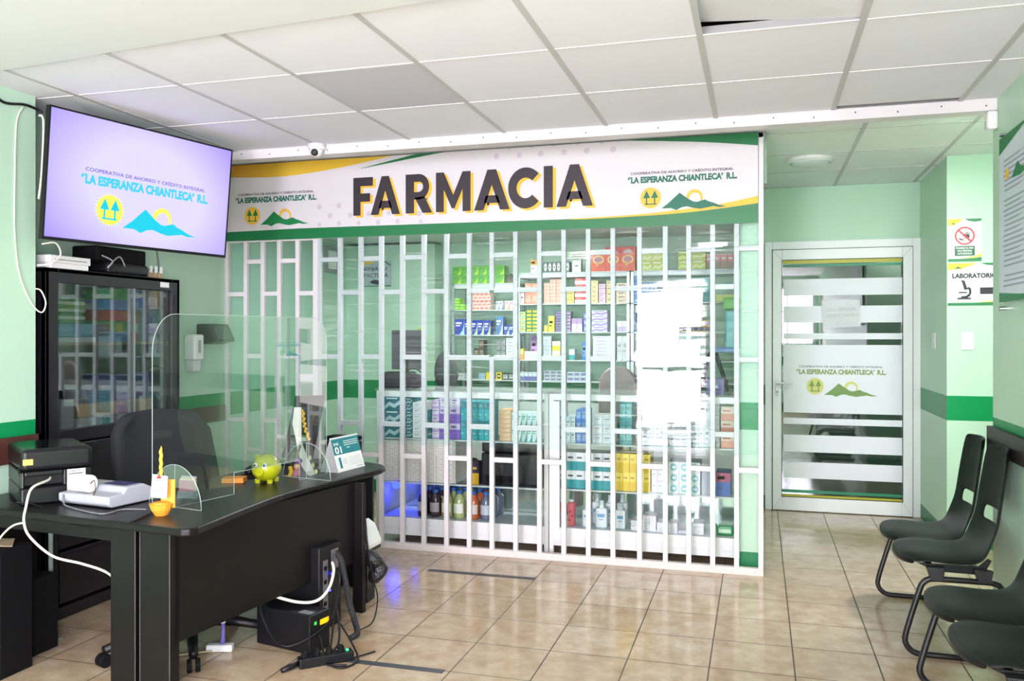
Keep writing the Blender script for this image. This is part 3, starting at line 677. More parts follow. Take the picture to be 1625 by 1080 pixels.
# shelf unit with the green boxes
A0, A1, A2, A3, A4 = ZA_
stack(YB, A0, 718, 800, 421.5, 6, 2, .14, 'swoosh', (96, 176, 58), (180, 222, 60), 'green carton', 'atop first shelf unit', (60, 140, 60))
stack(YB, A1, 721, 738, 473, 2, 4, .1, 'band', (150, 222, 40), (120, 196, 30), 'small lime packet', 'second shelf', missing=((1, 3), (1, 2)))
stack(YB, A1, 744, 778.5, 464, 5, 1, .1, 'check', (226, 206, 196), (206, 92, 60), 'tall red-patterned carton', 'second shelf')
stack(YB, A1, 787, 798, 477.5, 2, 1, .08, 'swoosh', (232, 238, 244), (50, 126, 206), 'white carton with blue figure', 'second shelf', (30, 60, 130))
stack(YB, A1, 801, 816, 477, 2, 1, .08, 'swoosh', (238, 234, 228), (236, 140, 84), 'white carton with orange figure', 'second shelf', (200, 60, 50))
stack(YB, A2, 722, 737, 506, 1, 1, .12, 'swoosh', (16, 62, 172), (150, 214, 226), 'large blue carton', 'third shelf, beside the post')
stack(YB, A2, 737.5, 778, 508, 4, 1, .1, 'swoosh', (14, 56, 166), (190, 222, 150), 'blue carton with pale swoosh', 'third shelf')
stack(YB, A2, 787, 798, 502, 1, 1, .1, 'swoosh', (74, 124, 176), (196, 220, 200), 'faded blue carton', 'third shelf')
stack(YB, A2, 799.5, 816, 515.5, 2, 1, .1, 'swoosh', (36, 74, 156), (210, 220, 224), 'short dark blue carton', 'third shelf')
stack(YB, A3, 752, 768, 539, 2, 2, .1, 'label', (62, 52, 46), (124, 108, 84), 'dark brown carton', 'fourth shelf', (210, 200, 180), missing=((0, 1),))
stack(YB, A3, 787, 802, 537, 2, 3, .1, 'label', (96, 108, 104), (150, 158, 154), 'grey blister carton', 'fourth shelf')
stack(YB, A3, 803, 816, 536, 1, 6, .1, 'label', (226, 232, 232), (204, 214, 214), 'flat white carton', 'fourth shelf', (110, 120, 124))
stack(YB, A4, 722, 737, 592, 3, 1, .1, 'label', (190, 204, 204), (214, 222, 222), 'small grey glass vial pack', 'lowest shelf')
stack(YB, A4, 759, 770, 592, 2, 2, .1, 'label', (150, 188, 204), (176, 208, 220), 'small pale blue carton', 'lowest shelf')
stack(YB, A4, 771, 779, 590.5, 1, 1, .1, 'plain', (226, 206, 22), (40, 50, 30), 'yellow carton with black mark', 'lowest shelf, by the bar')
stack(YB, A4, 787, 796, 590.5, 1, 1, .1, 'circle', (226, 206, 22), (40, 60, 30), 'second yellow carton with black mark', 'lowest shelf')
stack(YB, A4, 797, 816, 592, 2, 1, .1, 'label', (48, 70, 62), (190, 206, 196), 'dark green carton with pale label', 'lowest shelf')
p = atY(810, 449, YB + .04); t = thing('house_figurine', 'small dark house-shaped figurine atop first shelf unit beside green cartons', 'figurine', (p.x, YB + .06, A0), world=False)
MB().box(-.026, .026, -.03, .03, .001, .05).build('house_body', mat('taupe card', (110, 100, 92), .6), t)
MB().prism([(-.034, -.035, .05), (.034, -.035, .05), (0, -.035, .09)], (0, .07, 0)).build('roof', mat('dark brown card', (62, 54, 50), .6), t)
# middle unit
B0, B1, B2, B3, B4 = ZB_
stack(YB, B0, 842, 853.5, 412, 1, 1, .07, 'top', (230, 236, 242), (236, 170, 60), 'white and orange vitamin carton', 'atop middle shelf unit', (60, 80, 160))
stack(YB, B0, 862, 904, 415, 6, 1, .08, 'circle', (62, 88, 82), (226, 232, 226), 'dark carton with white disc', 'atop middle shelf unit', (110, 130, 124))
stack(YB, B0, 908, 922, 412, 1, 1, .08, 'circle', (214, 226, 214), (244, 248, 244), 'pale carton with white disc', 'atop middle shelf unit', (120, 150, 130))
stack(YB, B0, 938, 1008, 402, 3, 1, .1, 'bubble', (226, 92, 66), (250, 214, 120), 'orange-red snack carton', 'atop middle shelf unit', (190, 120, 140))
stack(YB + .1, B0, 960, 1009, 391, 2, 1, .09, 'bubble', (226, 70, 66), (246, 190, 180), 'taller red carton behind', 'atop middle shelf unit', (250, 230, 230))
stack(YB, B1, 825, 832, 465, 1, 1, .1, 'label', (226, 200, 208), (240, 222, 226), 'pink carton', 'second shelf, middle unit')
stack(YB, B1, 833, 853, 449, 2, 2, .12, 'label', (214, 142, 116), (226, 170, 148), 'salmon carton', 'second shelf, middle unit', (240, 220, 206))
stack(YB, B1, 863, 892, 443, 3, 7, .12, 'label', (222, 168, 148), (232, 196, 180), 'flat peach carton', 'second shelf, middle unit', (190, 110, 96), missing=((0, 6),))
stack(YB, B1, 899, 911, 461, 2, 2, .1, 'label', (206, 190, 96), (226, 212, 130), 'mustard carton', 'second shelf, middle unit')
stack(YB, B1, 912, 931, 441, 1, 4, .1, 'top', (238, 210, 206), (214, 62, 74), 'white and red carton', 'second shelf, middle unit')
stack(YB, B1, 938, 949, 445, 1, 5, .1, 'label', (232, 214, 150), (240, 226, 180), 'cream yellow carton', 'second shelf, middle unit')
stack(YB, B1, 950, 961, 450, 1, 4, .1, 'label', (222, 176, 214), (240, 214, 236), 'lilac carton', 'second shelf, middle unit')
stack(YB, B1, 962, 971, 445, 1, 4, .1, 'label', (230, 206, 150), (238, 222, 180), 'sand carton', 'second shelf, middle unit')
stack(YB, B1, 978, 996, 449, 1, 5, .1, 'label', (236, 222, 176), (226, 196, 196), 'wide cream carton', 'second shelf, middle unit')
stack(YB, B2, 825, 834, 494, 1, 4, .1, 'label', (150, 196, 150), (210, 214, 120), 'pale green carton', 'third shelf, middle unit')
stack(YB, B2, 835, 853, 491, 2, 6, .1, 'label', (44, 128, 74), (222, 208, 60), 'green and yellow carton', 'third shelf, middle unit', (170, 60, 60))
stack(YB, B2, 863, 869, 516, 1, 3, .08, 'plain', (216, 214, 80), (240, 240, 200), 'small yellow carton', 'third shelf, middle unit')
stack(YB, B2, 870, 880, 501, 1, 1, .06, 'label', (216, 212, 84), (196, 190, 70), 'yellow upright carton', 'third shelf, middle unit')
stack(YB, B2, 881, 892, 493, 1, 8, .1, 'label', (90, 78, 116), (150, 140, 180), 'flat dark purple carton', 'third shelf, middle unit', (220, 200, 230))
stack(YB, B2, 899, 906, 494, 1, 6, .1, 'label', (104, 90, 130), (196, 170, 200), 'flat violet carton', 'third shelf, middle unit')
stack(YB, B2, 907, 924, 505, 2, 1, .1, 'top', (206, 214, 230), (178, 140, 196), 'white and lilac tub', 'third shelf, middle unit')
stack(YB, B2, 926, 931, 496, 1, 3, .1, 'label', (96, 96, 190), (200, 204, 236), 'narrow indigo carton', 'third shelf, middle unit')
stack(YB, B2, 939, 964, 492, 1, 4, .1, 'wave', (214, 206, 238), (150, 130, 206), 'wide lavender carton', 'third shelf, middle unit', (110, 96, 180))
stack(YB, B2, 979, 996, 509, 2, 1, .1, 'band', (232, 232, 242), (196, 186, 226), 'white bottle pack', 'third shelf, middle unit')
stack(YB, B3, 825, 831, 553, 1, 1, .1, 'band', (222, 206, 90), (226, 150, 70), 'small yellow and orange carton', 'fourth shelf, middle unit')
stack(YB, B3, 832, 853, 557, 2, 1, .1, 'label', (222, 230, 232), (206, 218, 222), 'low white carton', 'fourth shelf, middle unit')
stack(YB + .11, B3, 842, 853, 532, 1, 1, .1, 'label', (150, 92, 160), (186, 140, 196), 'tall purple carton', 'fourth shelf, middle unit')
stack(YB, B3, 862, 875, 533, 1, 7, .1, 'label', (176, 190, 196), (210, 218, 222), 'flat grey carton', 'fourth shelf, middle unit', (110, 110, 120))
stack(YB, B3, 876, 889, 541, 1, 2, .1, 'band', (232, 226, 190), (222, 192, 40), 'yellow and white tin', 'fourth shelf, middle unit')
stack(YB, B3, 903, 912, 554, 1, 1, .1, 'band', (214, 226, 228), (60, 160, 160), 'white jar with teal label', 'fourth shelf, middle unit')
stack(YB, B3, 924, 931, 542, 1, 1, .1, 'label', (66, 120, 206), (110, 150, 220), 'slim blue carton', 'fourth shelf, middle unit')
stack(YB, B3, 941, 970, 533, 1, 7, .1, 'label', (228, 228, 234), (214, 214, 226), 'wide white carton', 'fourth shelf, middle unit', (150, 150, 170))
stack(YB, B3, 979, 996, 533, 2, 1, .1, 'label', (222, 226, 230), (206, 212, 220), 'tall white carton', 'fourth shelf, middle unit')
stack(YB, B4, 825, 852, 590, 4, 1, .1, 'band', (186, 204, 210), (92, 100, 160), 'grey tube pack', 'lowest shelf, middle unit')
stack(YB, B4, 863, 893, 588, 3, 3, .1, 'label', (186, 198, 202), (140, 150, 170), 'grey loose carton', 'lowest shelf, middle unit')
stack(YB, B4, 900, 931, 590, 3, 2, .1, 'label', (196, 210, 212), (140, 150, 190), 'pale tube carton', 'lowest shelf, middle unit')
# unit behind the papers
stack(YB, B0, 1017, 1052, 400, 2, 2, .12, 'wave', (206, 214, 110), (230, 232, 170), 'yellow-green carton', 'atop third shelf unit')
stack(YB, B0, 1076, 1120, 398, 2, 2, .12, 'wave', (200, 208, 96), (226, 230, 150), 'olive yellow carton', 'atop third shelf unit')
stack(YB, B0, 1121, 1166, 403, 4, 1, .1, 'band', (222, 142, 138), (160, 130, 120), 'dusty red carton', 'atop third shelf unit')
stack(YB, B1, 1003, 1011, 436, 1, 4, .1, 'label', (76, 130, 204), (120, 160, 220), 'blue carton', 'second shelf, third unit')
stack(YB, B1, 1018, 1044, 448, 4, 2, .1, 'label', (110, 160, 216), (196, 216, 240), 'small blue and white carton', 'second shelf, third unit')
stack(YB, B1, 1105, 1126, 440, 2, 1, .1, 'band', (110, 190, 180), (60, 150, 150), 'teal jar carton', 'second shelf, third unit')
stack(YB, B2, 1074, 1126, 508, 6, 2, .1, 'label', (226, 190, 110), (110, 120, 180), 'mixed yellow carton', 'third shelf, third unit')
stack(YB, B2, 1003, 1009, 496, 1, 3, .1, 'label', (60, 104, 176), (170, 190, 220), 'dark blue carton', 'third shelf, third unit')
stack(YB, B3, 1078, 1120, 533, 5, 1, .1, 'label', (200, 230, 228), (222, 240, 238), 'pale aqua carton', 'fourth shelf, third unit')
stack(YB - .12, B1, 1136, 1176, 467, 1, 1, .14, 'plain', (214, 222, 130), (230, 230, 190), 'pale yellow-green box', 'beside the partition', (200, 210, 100))
stack(YB - .12, B1 + .115, 1150, 1176, 449, 1, 1, .14, 'band', (90, 140, 186), (150, 140, 200), 'blue flat package', 'beside the partition, above the yellow box')
# --- counter contents
Yc = YC0 + .05; Q1, Q2 = zc1; R1, R2 = zc2
w1, w2, w3 = 'upper shelf of first counter', 'middle shelf of first counter', 'upper shelf of second counter'
stack(Yc, Q1, 610, 636, 628, 1, 3, .2, 'wave', (52, 122, 134), (190, 216, 220), 'large teal printed carton', w1, (220, 236, 238))
stack(Yc, Q1, 644, 654, 631, 1, 6, .2, 'wave', (50, 120, 130), (170, 206, 212), 'slim teal printed carton', w1)
stack(Yc, Q1, 654.5, 670, 638, 1, 6, .2, 'label', (230, 230, 228), (240, 240, 238), 'white carton with grey print', w1, (130, 134, 140))
stack(Yc, Q1, 678, 684.5, 650, 1, 3, .2, 'label', (32, 116, 118), (60, 140, 140), 'dark teal carton', w1)
stack(Yc, Q1, 685, 697, 634, 1, 5, .2, 'label', (212, 180, 222), (236, 222, 240), 'pink-lilac carton', w1, (140, 100, 160))
stack(Yc, Q1, 697.5, 730, 646, 2, 2, .2, 'top', (142, 96, 196), (214, 196, 230), 'purple carton', w1, (110, 80, 160))
stack(Yc, Q1 + (zv(715, 646, Yc) - Q1), 697.5, 730, 628, 2, 1, .2, 'label', (222, 206, 232), (240, 232, 244), 'lilac carton above the purple ones', w1, (130, 100, 160))
stack(Yc, Q1, 731, 778, 637, 5, 2, .2, 'top', (36, 166, 176), (20, 140, 152), 'turquoise carton', w1, (170, 226, 228))
stack(Yc, Q1, 792, 811, 650, 1, 7, .18, 'label', (240, 184, 128), (246, 210, 170), 'flat orange carton', w1, (200, 110, 60))
stack(Yc, Q1, 811.5, 853, 655, 5, 2, .18, 'swoosh', (224, 240, 238), (36, 156, 150), 'white carton with teal stroke', w1, (90, 180, 170))
stack(Yc, Q2, 609, 636, 697.5, 2, 9, .24, 'lines', (236, 232, 226), (222, 160, 140), 'red-striped cream carton by first bar', w2, (200, 196, 190))
stack(Yc, Q2, 643, 670, 698, 2, 9, .24, 'lines', (234, 230, 222), (214, 150, 136), 'red-striped cream carton by second bar', w2, (200, 196, 190))
stack(Yc, Q2, 677, 723, 699, 3, 8, .24, 'lines', (236, 232, 224), (224, 164, 140), 'red-striped cream carton by third bar', w2, (200, 196, 190))
stack(Yc, R1, 877, 892, 654, 1, 3, .2, 'wave', (222, 236, 236), (60, 160, 166), 'white and aqua carton', w3)
stack(Yc, R1, 898, 913, 661, 2, 2, .2, 'label', (216, 228, 236), (240, 246, 248), 'white small carton', w3, (90, 160, 170))
stack(Yc, R1, 914, 931, 650, 2, 3, .2, 'label', (52, 112, 204), (130, 170, 226), 'bright blue carton', w3, (220, 230, 246))
stack(Yc, R1, 940, 972, 659, 2, 3, .2, 'label', (222, 222, 226), (238, 238, 240), 'pale grey carton', w3, (170, 170, 180))
stack(Yc, R1, 983, 1003, 634, 2, 2, .2, 'label', (30, 146, 152), (110, 196, 196), 'tall teal carton', w3, (220, 240, 240))
stack(Yc, R1, 1018, 1056, 635, 3, 2, .2, 'label', (226, 224, 238), (240, 240, 246), 'tall white carton', w3, (180, 170, 210))
stack(Yc, R1, 1062, 1090, 635, 3, 4, .2, 'label', (226, 226, 234), (240, 240, 244), 'squat white carton', w3, (170, 170, 190))
stack(Yc, R1, 1099, 1127, 637, 3, 2, .2, 'label', (224, 228, 232), (240, 244, 246), 'plain white carton', w3, (190, 200, 210))
stack(Yc, R1, 1136, 1142, 638, 1, 5, .2, 'label', (214, 216, 216), (236, 236, 236), 'narrow grey carton', w3, (120, 120, 120))
stack(Yc, R1, 1144, 1166, 645, 1, 3, .2, 'band', (240, 212, 190), (230, 140, 110), 'peach and orange carton', w3, (200, 90, 60))
w4 = 'middle shelf of second counter'
stack(Yc, R2, 885, 971, 718, 6, 2, .2, 'band', (232, 236, 236), (20, 152, 158), 'white and teal carton', w4, (60, 80, 90))
stack(Yc, R2, 977, 1032, 720, 5, 2, .2, 'band', (244, 222, 90), (232, 200, 50), 'yellow carton', w4, (200, 170, 60))
stack(Yc, R2, 1034, 1052, 745, 2, 2, .2, 'label', (226, 228, 232), (240, 240, 244), 'small white carton', w4, (170, 176, 186))
stack(Yc, R2, 1061, 1111, 733, 3, 3, .2, 'circle', (222, 236, 234), (120, 190, 190), 'white carton with aqua disc', w4, (236, 244, 244))
stack(Yc, R2, 1113, 1128, 747, 1, 1, .2, 'plain', (156, 168, 176), (180, 190, 196), 'grey pack', w4)
stack(Yc, R2, 1136, 1160, 750, 1, 1, .2, 'top', (44, 92, 164), (150, 60, 90), 'blue carton with red edge', w4, (40, 50, 90))
w5 = 'bottom of second counter'
for (u0, u1, vt, nx, nz, ds) in ((1001, 1012, 826, 1, 4, 'white carton, outermost pile'), (1020, 1041, 818, 2, 5, 'white carton, second pile'), (1042, 1054, 829, 1, 4, 'white carton, third pile'),
                                 (1061, 1075, 830, 1, 5, 'white carton, fourth pile'), (1076, 1090, 842, 1, 3, 'low white carton'), (1099, 1117, 830, 1, 6, 'flat carton by green bag')):
    stack(Yc, cb1, u0, u1, vt, nx, nz, .14, 'label', (232, 230, 234), (242, 242, 244), ds, w5, (200, 110, 110), jit=.004)
# --- big black printer box and drink carton in the first counter
x0, x1 = atY(762, 740, Yc).x, atY(853, 740, Yc).x; zt_ = zv(800, 700, Yc)
pb = thing('black_printer', 'large black office printer stored in the first counter, middle shelf', 'printer', ((x0 + x1) / 2, Yc + .12, Q2))
MB().box(x0, x1, Yc + .02, Yc + .3, Q2 + .001, Q2 + (zt_ - Q2) * .72).build('body', BLACK_PL, pb, bevel=.012)
MB().box(x0 + .005, x1 - .005, Yc + .02, Yc + .3, Q2 + (zt_ - Q2) * .74, zt_).build('lid', BLACK_PL, pb, bevel=.01)
MB().box(x0 + .03, x0 + .26, Yc + .01, Yc + .03, Q2 + .02, Q2 + .07).build('paper_tray', BLACK_MAT, pb, bevel=.004)
stack(Yc, Q2, 749, 760, 732, 1, 1, .08, 'band', (60, 44, 66), (226, 176, 40), 'dark purple and yellow drink carton', 'first counter, beside the black printer', (240, 190, 60))
# --- bottles with blue caps
def bottle(name, x, y, z, r, h, liquid, capc, label, group, labelc=None, clearb=True):
    t = thing(name, label, 'bottle', (x, y, z), group, world=False)
    m = mat('bottle liquid %d %d %d' % liquid, liquid, .15, spec=.6, coat=.6)
    MB().lathe([(r * .85, 0), (r, .012), (r, h * .22), (r * .97, h * .4), (r, h * .6), (r * .9, h * .72), (r * .42, h * .84), (r * .4, h * .88)], n=14).build('body', m, t, smooth=True)
    MB().lathe([(r * .47, h * .875), (r * .47, h * .995), (r * .4, h)], n=14).build('cap', mat('cap %d %d %d' % capc, capc, .4), t)
    if labelc:
        mb = MB(); n = 8
        for k in range(n):
            a0, a1 = -math.pi * (.8 - .6 * k / n), -math.pi * (.8 - .6 * (k + 1) / n)
            R_ = r * 1.015; mb.poly([(R_ * math.cos(a0), R_ * math.sin(a0), h * .2), (R_ * math.cos(a1), R_ * math.sin(a1), h * .2), (R_ * math.cos(a1), R_ * math.sin(a1), h * .54), (R_ * math.cos(a0), R_ * math.sin(a0), h * .54)])
        mb.build('label', mat('label %d %d %d' % labelc, labelc, .5), t)
    return t
drk = [(672, (58, 34, 46), (206, 196, 204), 'dark plum'), (691.5, (52, 32, 40), (176, 166, 170), 'brown'), (710, (170, 178, 110), (232, 236, 200), 'pale lime'), (729, (176, 184, 122), (238, 240, 226), 'light green'), (752, (206, 106, 56), (236, 226, 214), 'orange'), (772, (104, 112, 132), (190, 198, 212), 'grey-blue')]
for r_ in range(3):
    for i, (u, lq, lb, nm) in enumerate(drk):
        p = atY(u, 830, YC0 + .1 + .0)
        bottle('drink_bottle', p.x + r_ * .012, YC0 + .1 + r_ * .1, cb1, .043, .2, lq, (36, 98, 176), '%s drink bottle with blue cap, %s row of the bottom counter board' % (nm, ('front', 'middle', 'back')[r_]), 'blue-capped drink bottles in the first counter', lb if r_ == 0 else None)
for i, (u, r, vt, nm) in enumerate(((885, .026, 800, 'first pink strawberry carton bottle, by the door profile'), (907, .028, 800, 'second pink strawberry carton bottle, by the white bottles'))):
    p = atY(u, 845, YC0 + .09); t = thing('pink_drink_bottle', nm, 'bottle', (p.x, YC0 + .09, cb1), 'pink bottles in the second counter', world=False)
    MB().lathe([(r * .95, 0), (r, .01), (r * .9, .08), (r * 1.1, .12), (r * 1.1, .15), (r * .6, .165)], n=16).build('body', mat('strawberry pink', (226, 112, 122), .4), t, smooth=True)
    MB().lathe([(r * .6, .164), (r * .6, .182)], n=14).build('cap', WHITE_PL, t)
    mb = MB()
    for a, z in ((-1.9, .04), (-1.3, .07), (-1.7, .1)): mb.ball((r * .93 * math.cos(a), r * .93 * math.sin(a), z), .008, 8)
    mb.build('fruit_print', mat('strawberry red', (196, 40, 52), .5), t)
def jug(u, y, w_, h, label):
    p = atY(u, 840, y); t = thing('saline_bottle', label, 'bottle', (p.x, y, cb1), 'white saline bottles in the second counter', world=False)
    MB().box(-w_ / 2, w_ / 2, -.03, .03, 0, h * .74).build('body', mat('milky plastic', (226, 234, 236), .35), t, bevel=.012, seg=3)
    MB().lathe([(w_ * .3, h * .72), (w_ * .2, h * .82), (w_ * .17, h * .86)], n=14).build('neck', mat('milky plastic', (226, 234, 236), .35), t, smooth=True)
    MB().lathe([(w_ * .2, h * .855), (w_ * .2, h)], n=14).build('cap', mat('pale aqua cap', (206, 226, 226), .4), t)
    f = Frame((-w_ / 2, -.0305, 0), (1, 0, 0), (0, 0, 1)); mb = MB(); f.quad(mb, w_ * .2, w_ * .8, h * .4, h * .52, .0005); f.quad(mb, w_ * .3, w_ * .7, h * .3, h * .33, .0005)
    mb.build('label', mat('soft blue print', (120, 170, 206), .5), t)
jug(932, YC0 + .09, .06, .165, 'white saline bottle half hidden by the grille bar, front row')
jug(955, YC0 + .09, .082, .185, 'white saline bottle fully seen between two bars, front row')
jug(985, YC0 + .09, .07, .175, 'white saline bottle beside the carton piles, front row')
jug(948, YC0 + .2, .07, .21, 'white saline bottle in the back row, behind the seen one')
jug(968, YC0 + .2, .07, .205, 'white saline bottle in the back row, in the middle')
jug(988, YC0 + .2, .07, .215, 'white saline bottle in the back row, tallest cap')
# green packet on the floor board
p = atY(1150, 840, Yc); t = thing('green_packet', 'green plastic packet lying in the second counter, by its end', 'packet', (p.x, Yc + .05, cb1), world=False)
MB().prism([(-.055, -.04, .001), (.055, -.04, .001), (.06, .06, .001), (-.06, .06, .001)], (0, 0, .065)).build('wrapper', mat('green film packet', (46, 150, 84), .3), t, bevel=.015, seg=3)
MB().box(-.04, .04, -.0415, -.0405, .02, .045).build('label', mat('pale print', (206, 230, 206), .5), t)
# blue lamp inside the counter
p = atY(628, 776, YC0 + .22); t = thing('blue_lamp', 'glowing blue LED bulb hanging under the counter shelf', 'lamp', (p.x, YC0 + .22, Q2 - .075), world=False)
MB().lathe([(.012, .06), (.014, .045), (.028, .025), (.03, .008), (.02, -.01), (.003, -.016)], n=16).build('bulb', mat('blue LED', (40, 50, 255), .3, emit=(20, 30, 255), es=9), t, smooth=True)
MB().lathe([(.014, .058), (.014, .065)], n=12).build('socket', WHITE_PL, t)
L = bpy.data.lights.new('bulb_light', 'POINT'); L.energy = .3; L.color = (.05, .06, 1); L.shadow_soft_size = .03
o = bpy.data.objects.new('bulb_light', L); COL.objects.link(o); o.location = (0, -.04, -.02); o.parent = t
# --- on the counter top
Yt = YC0 + .2
def on(u, v, y): return atY(u, v, y)
p = on(645, 613, Yt + .1); t = thing('counter_monitor', 'dark monitor seen from behind on the pharmacy counter', 'monitor', (p.x, Yt + .1, CTZ))
x0, x1 = atY(622, 540, Yt + .1).x, atY(671, 540, Yt + .1).x; z0, z1 = zv(645, 586, Yt + .1), zv(645, 523.5, Yt + .1)
MB().box(x0, x1, Yt + .09, Yt + .125, z0, z1).build('casing', mat('dark grey casing', (74, 76, 78), .5), t, bevel=.006)
MB().box(x0 + .006, x1 - .006, Yt + .125, Yt + .128, z0 + .01, z1 - .01).build('screen', BLACK_MAT, t)
MB().box(p.x - .02, p.x + .02, Yt + .08, Yt + .1, CTZ + .01, z0 + .1).box(p.x - .09, p.x + .09, Yt + .03, Yt + .17, CTZ, CTZ + .012).build('stand', BLACK_PL, t, bevel=.003)
p = on(667, 519, Yt + .1); tag(MB().prism([(p.x - .02, Yt + .1, z1), (p.x + .02, Yt + .1, z1), (p.x + .015, Yt + .1, z1 + .012), (p.x - .022, Yt + .1, z1 + .026)], (0, .02, 0)).build('sticky_tag', mat('yellow-green tag', (190, 214, 70), .6)), 'yellow-green paper tag on top of the counter monitor', 'tag')
p = on(626, 590, Yt - .08); tag(MB().prism([(p.x - .10, Yt - .12, CTZ + .001), (p.x + .12, Yt - .12, CTZ + .001), (p.x + .12, Yt + .02, CTZ + .001), (p.x - .10, Yt + .02, CTZ + .001)], (.015, .02, .12)).build('cash_terminal', BLACK_PL, bevel=.02, seg=3), 'black cash terminal under the monitor behind the grille', 'terminal')
p = on(658, 600, Yt - .06); t = thing('handbag', 'dark handbag with straps lying on the counter before the monitor', 'bag', (p.x, Yt - .06, CTZ))
MB().ball((p.x, Yt - .07, CTZ + .055), .055, 14, sc=(1.9, .8, 1)).build('bag_body', mat('dark purple leather', (56, 46, 58), .5, bump=.4, nscale=40), t, smooth=True)
MB().tube(arc((p.x, Yt - .08, CTZ + .06), .085, .2, math.pi - .2, 12), .006, 6).build('strap', BLACK_PL, t, smooth=True)
p = on(694, 600, Yt + .35); t = thing('office_chair', 'dark fabric office chair behind the pharmacy counter', 'chair', (p.x, Yt + .55, 0))
MB().ball((p.x, Yt + .55, zv(694, 590, Yt + .5)), .1, 16, sc=(1.05, .35, 1.75)).build('backrest', mat('dark green-grey fabric', (66, 76, 72), .9, noise=.15, nscale=60), t, smooth=True)
MB().box(p.x - .22, p.x + .22, Yt + .5, Yt + .75, .42, .5).build('seat', BLACK_MAT, t, bevel=.03)
MB().tube([(p.x, Yt + .62, .02), (p.x, Yt + .62, .42)], .025, 10).box(p.x - .25, p.x + .25, Yt + .6, Yt + .64, 0, .04).box(p.x - .02, p.x + .02, Yt + .4, Yt + .84, 0, .04).build('base', BLACK_PL, t)
MB().box(p.x - .03, p.x + .03, Yt + .6, Yt + .63, .45, zv(694, 590, Yt + .5)).build('back_support', BLACK_PL, t)
p = on(978, 612, Yt + .4); t = thing('office_chair', 'rounded brown-beige chair backrest behind the second counter', 'chair', (p.x, Yt + .6, 0))
zb_ = zv(978, 618, Yt + .45); rx = (atY(1009, 600, Yt + .45).x - atY(948, 600, Yt + .45).x) / 2; hh = zv(978, 581, Yt + .45) - zb_
pts = [(p.x + rx * math.cos(math.pi * k / 16), Yt + .45, zb_ + hh * math.sin(math.pi * k / 16) ** .8) for k in range(17)] + [(p.x - rx, Yt + .45, zb_ - .25), (p.x + rx, Yt + .45, zb_ - .25)]
MB().prism(pts, (0, .06, 0)).build('backrest', mat('taupe leather', (150, 130, 128), .45), t, bevel=.015, seg=3)
MB().box(p.x + rx - .04, p.x + rx + .05, Yt + .47, Yt + .53, zb_ - .25, zb_ + hh * .6).build('side_cushion', mat('slate leather', (80, 88, 100), .5), t, bevel=.02, seg=3)
MB().box(p.x - .2, p.x + .2, Yt + .5, Yt + .8, .42, .5).build('seat', BLACK_MAT, t, bevel=.03)
MB().tube([(p.x, Yt + .65, .02), (p.x, Yt + .65, .42)], .025, 10).box(p.x - .25, p.x + .25, Yt + .63, Yt + .67, 0, .04).box(p.x - .02, p.x + .02, Yt + .43, Yt + .87, 0, .04).build('base', BLACK_PL, t)
MB().box(p.x - .03, p.x + .03, Yt + .5, Yt + .56, .45, zb_ - .2).build('back_support', BLACK_PL, t)
# end of the shelving by the partition: bin, packs, folding stool, navy box
p = on(1160, 575, 7.05); x0, x1 = atY(1151, 530, 6.9).x, atY(1174, 530, 6.9).x
tag(MB().box(x0, x1, 6.9, 7.08, zv(1160, 553, 6.9), zv(1160, 492, 6.9)).build('storage_bin', mat('translucent turquoise plastic', (40, 172, 176), .25), bevel=.01), 'turquoise plastic bin beside the partition', 'bin')
tag(MB().box(x0 - .02, x1, 6.92, 7.08, zv(1160, 491.5, 6.9), zv(1160, 471, 6.9)).build('green_pack', mat('bright green pack', (96, 186, 60), .35), bevel=.02, seg=3), 'bright green wrapped pack on the turquoise bin', 'pack')
t = thing('side_shelf', 'small black side shelf against the partition', 'shelf', (-.24, 6.98, 0))
zs_ = zv(1160, 553, 6.9)
MB().box(x0 - .1, x1 + .01, 6.85, 7.1, zs_ - .012, zs_ - .001).build('shelf_board', SHW, t)
for x in (x0 - .09, x1): MB().box(x - .01, x + .01, 6.96, 6.99, 0, zs_ - .012).build('post', ALU, t)
p = on(1136, 603, Yt); t = thing('folding_stool', 'dark folding stool frame with blue seat on the second counter', 'stool', (p.x, Yt + .1, CTZ))
za, zbb = CTZ, zv(1145, 556, Yt + .1)
xa, xb_ = atY(1112, 600, Yt + .1).x, atY(1170, 600, Yt + .1).x
for y in (Yt + .02, Yt + .22):
    MB().tube([(xa, y, za + .012), (xa + .05, y, zbb - .03), (xa + .09, y, zbb + .01)], .01, 8).build('leg', BLACK_PL, t, smooth=True)
    MB().tube([(xb_ - .06, y, za + .012), (xa + .09, y, zbb + .01)], .01, 8).build('leg', BLACK_PL, t, smooth=True)
    MB().tube([(xa + .01, y, za + .07), (xb_ - .06, y, za + .075)], .008, 8).build('stretcher', BLACK_PL, t)
MB().box(xa + .07, xb_, Yt, Yt + .24, zbb - .012, zbb + .022).build('seat', mat('blue vinyl', (70, 122, 176), .4), t, bevel=.008)
p = on(1135, 610, YC0 + .1); w_ = .058
t = thing('navy_box', 'navy blue box with white emblem on the second counter', 'box', (p.x, YC0 + .1, CTZ))
zt_ = zv(1135, 600, YC0 + .07)
MB().box(p.x - w_, p.x + w_, YC0 + .07, YC0 + .16, CTZ + .001, zt_).build('carton', mat('navy print', (52, 48, 130), .4), t, bevel=.003)
f = Frame((p.x - w_, YC0 + .0695, CTZ), (1, 0, 0), (0, 0, 1)); h = zt_ - CTZ; mb = MB()
mb.poly([f.pt(w_ * (1 + .5 * a), h * b, .0006) for a, b in ((-1, .35), (-.3, .62), (0, .5), (.4, .6), (1, .35), (0, .42))]); mb.build('emblem', mat('pale emblem', (206, 206, 236), .5), t)
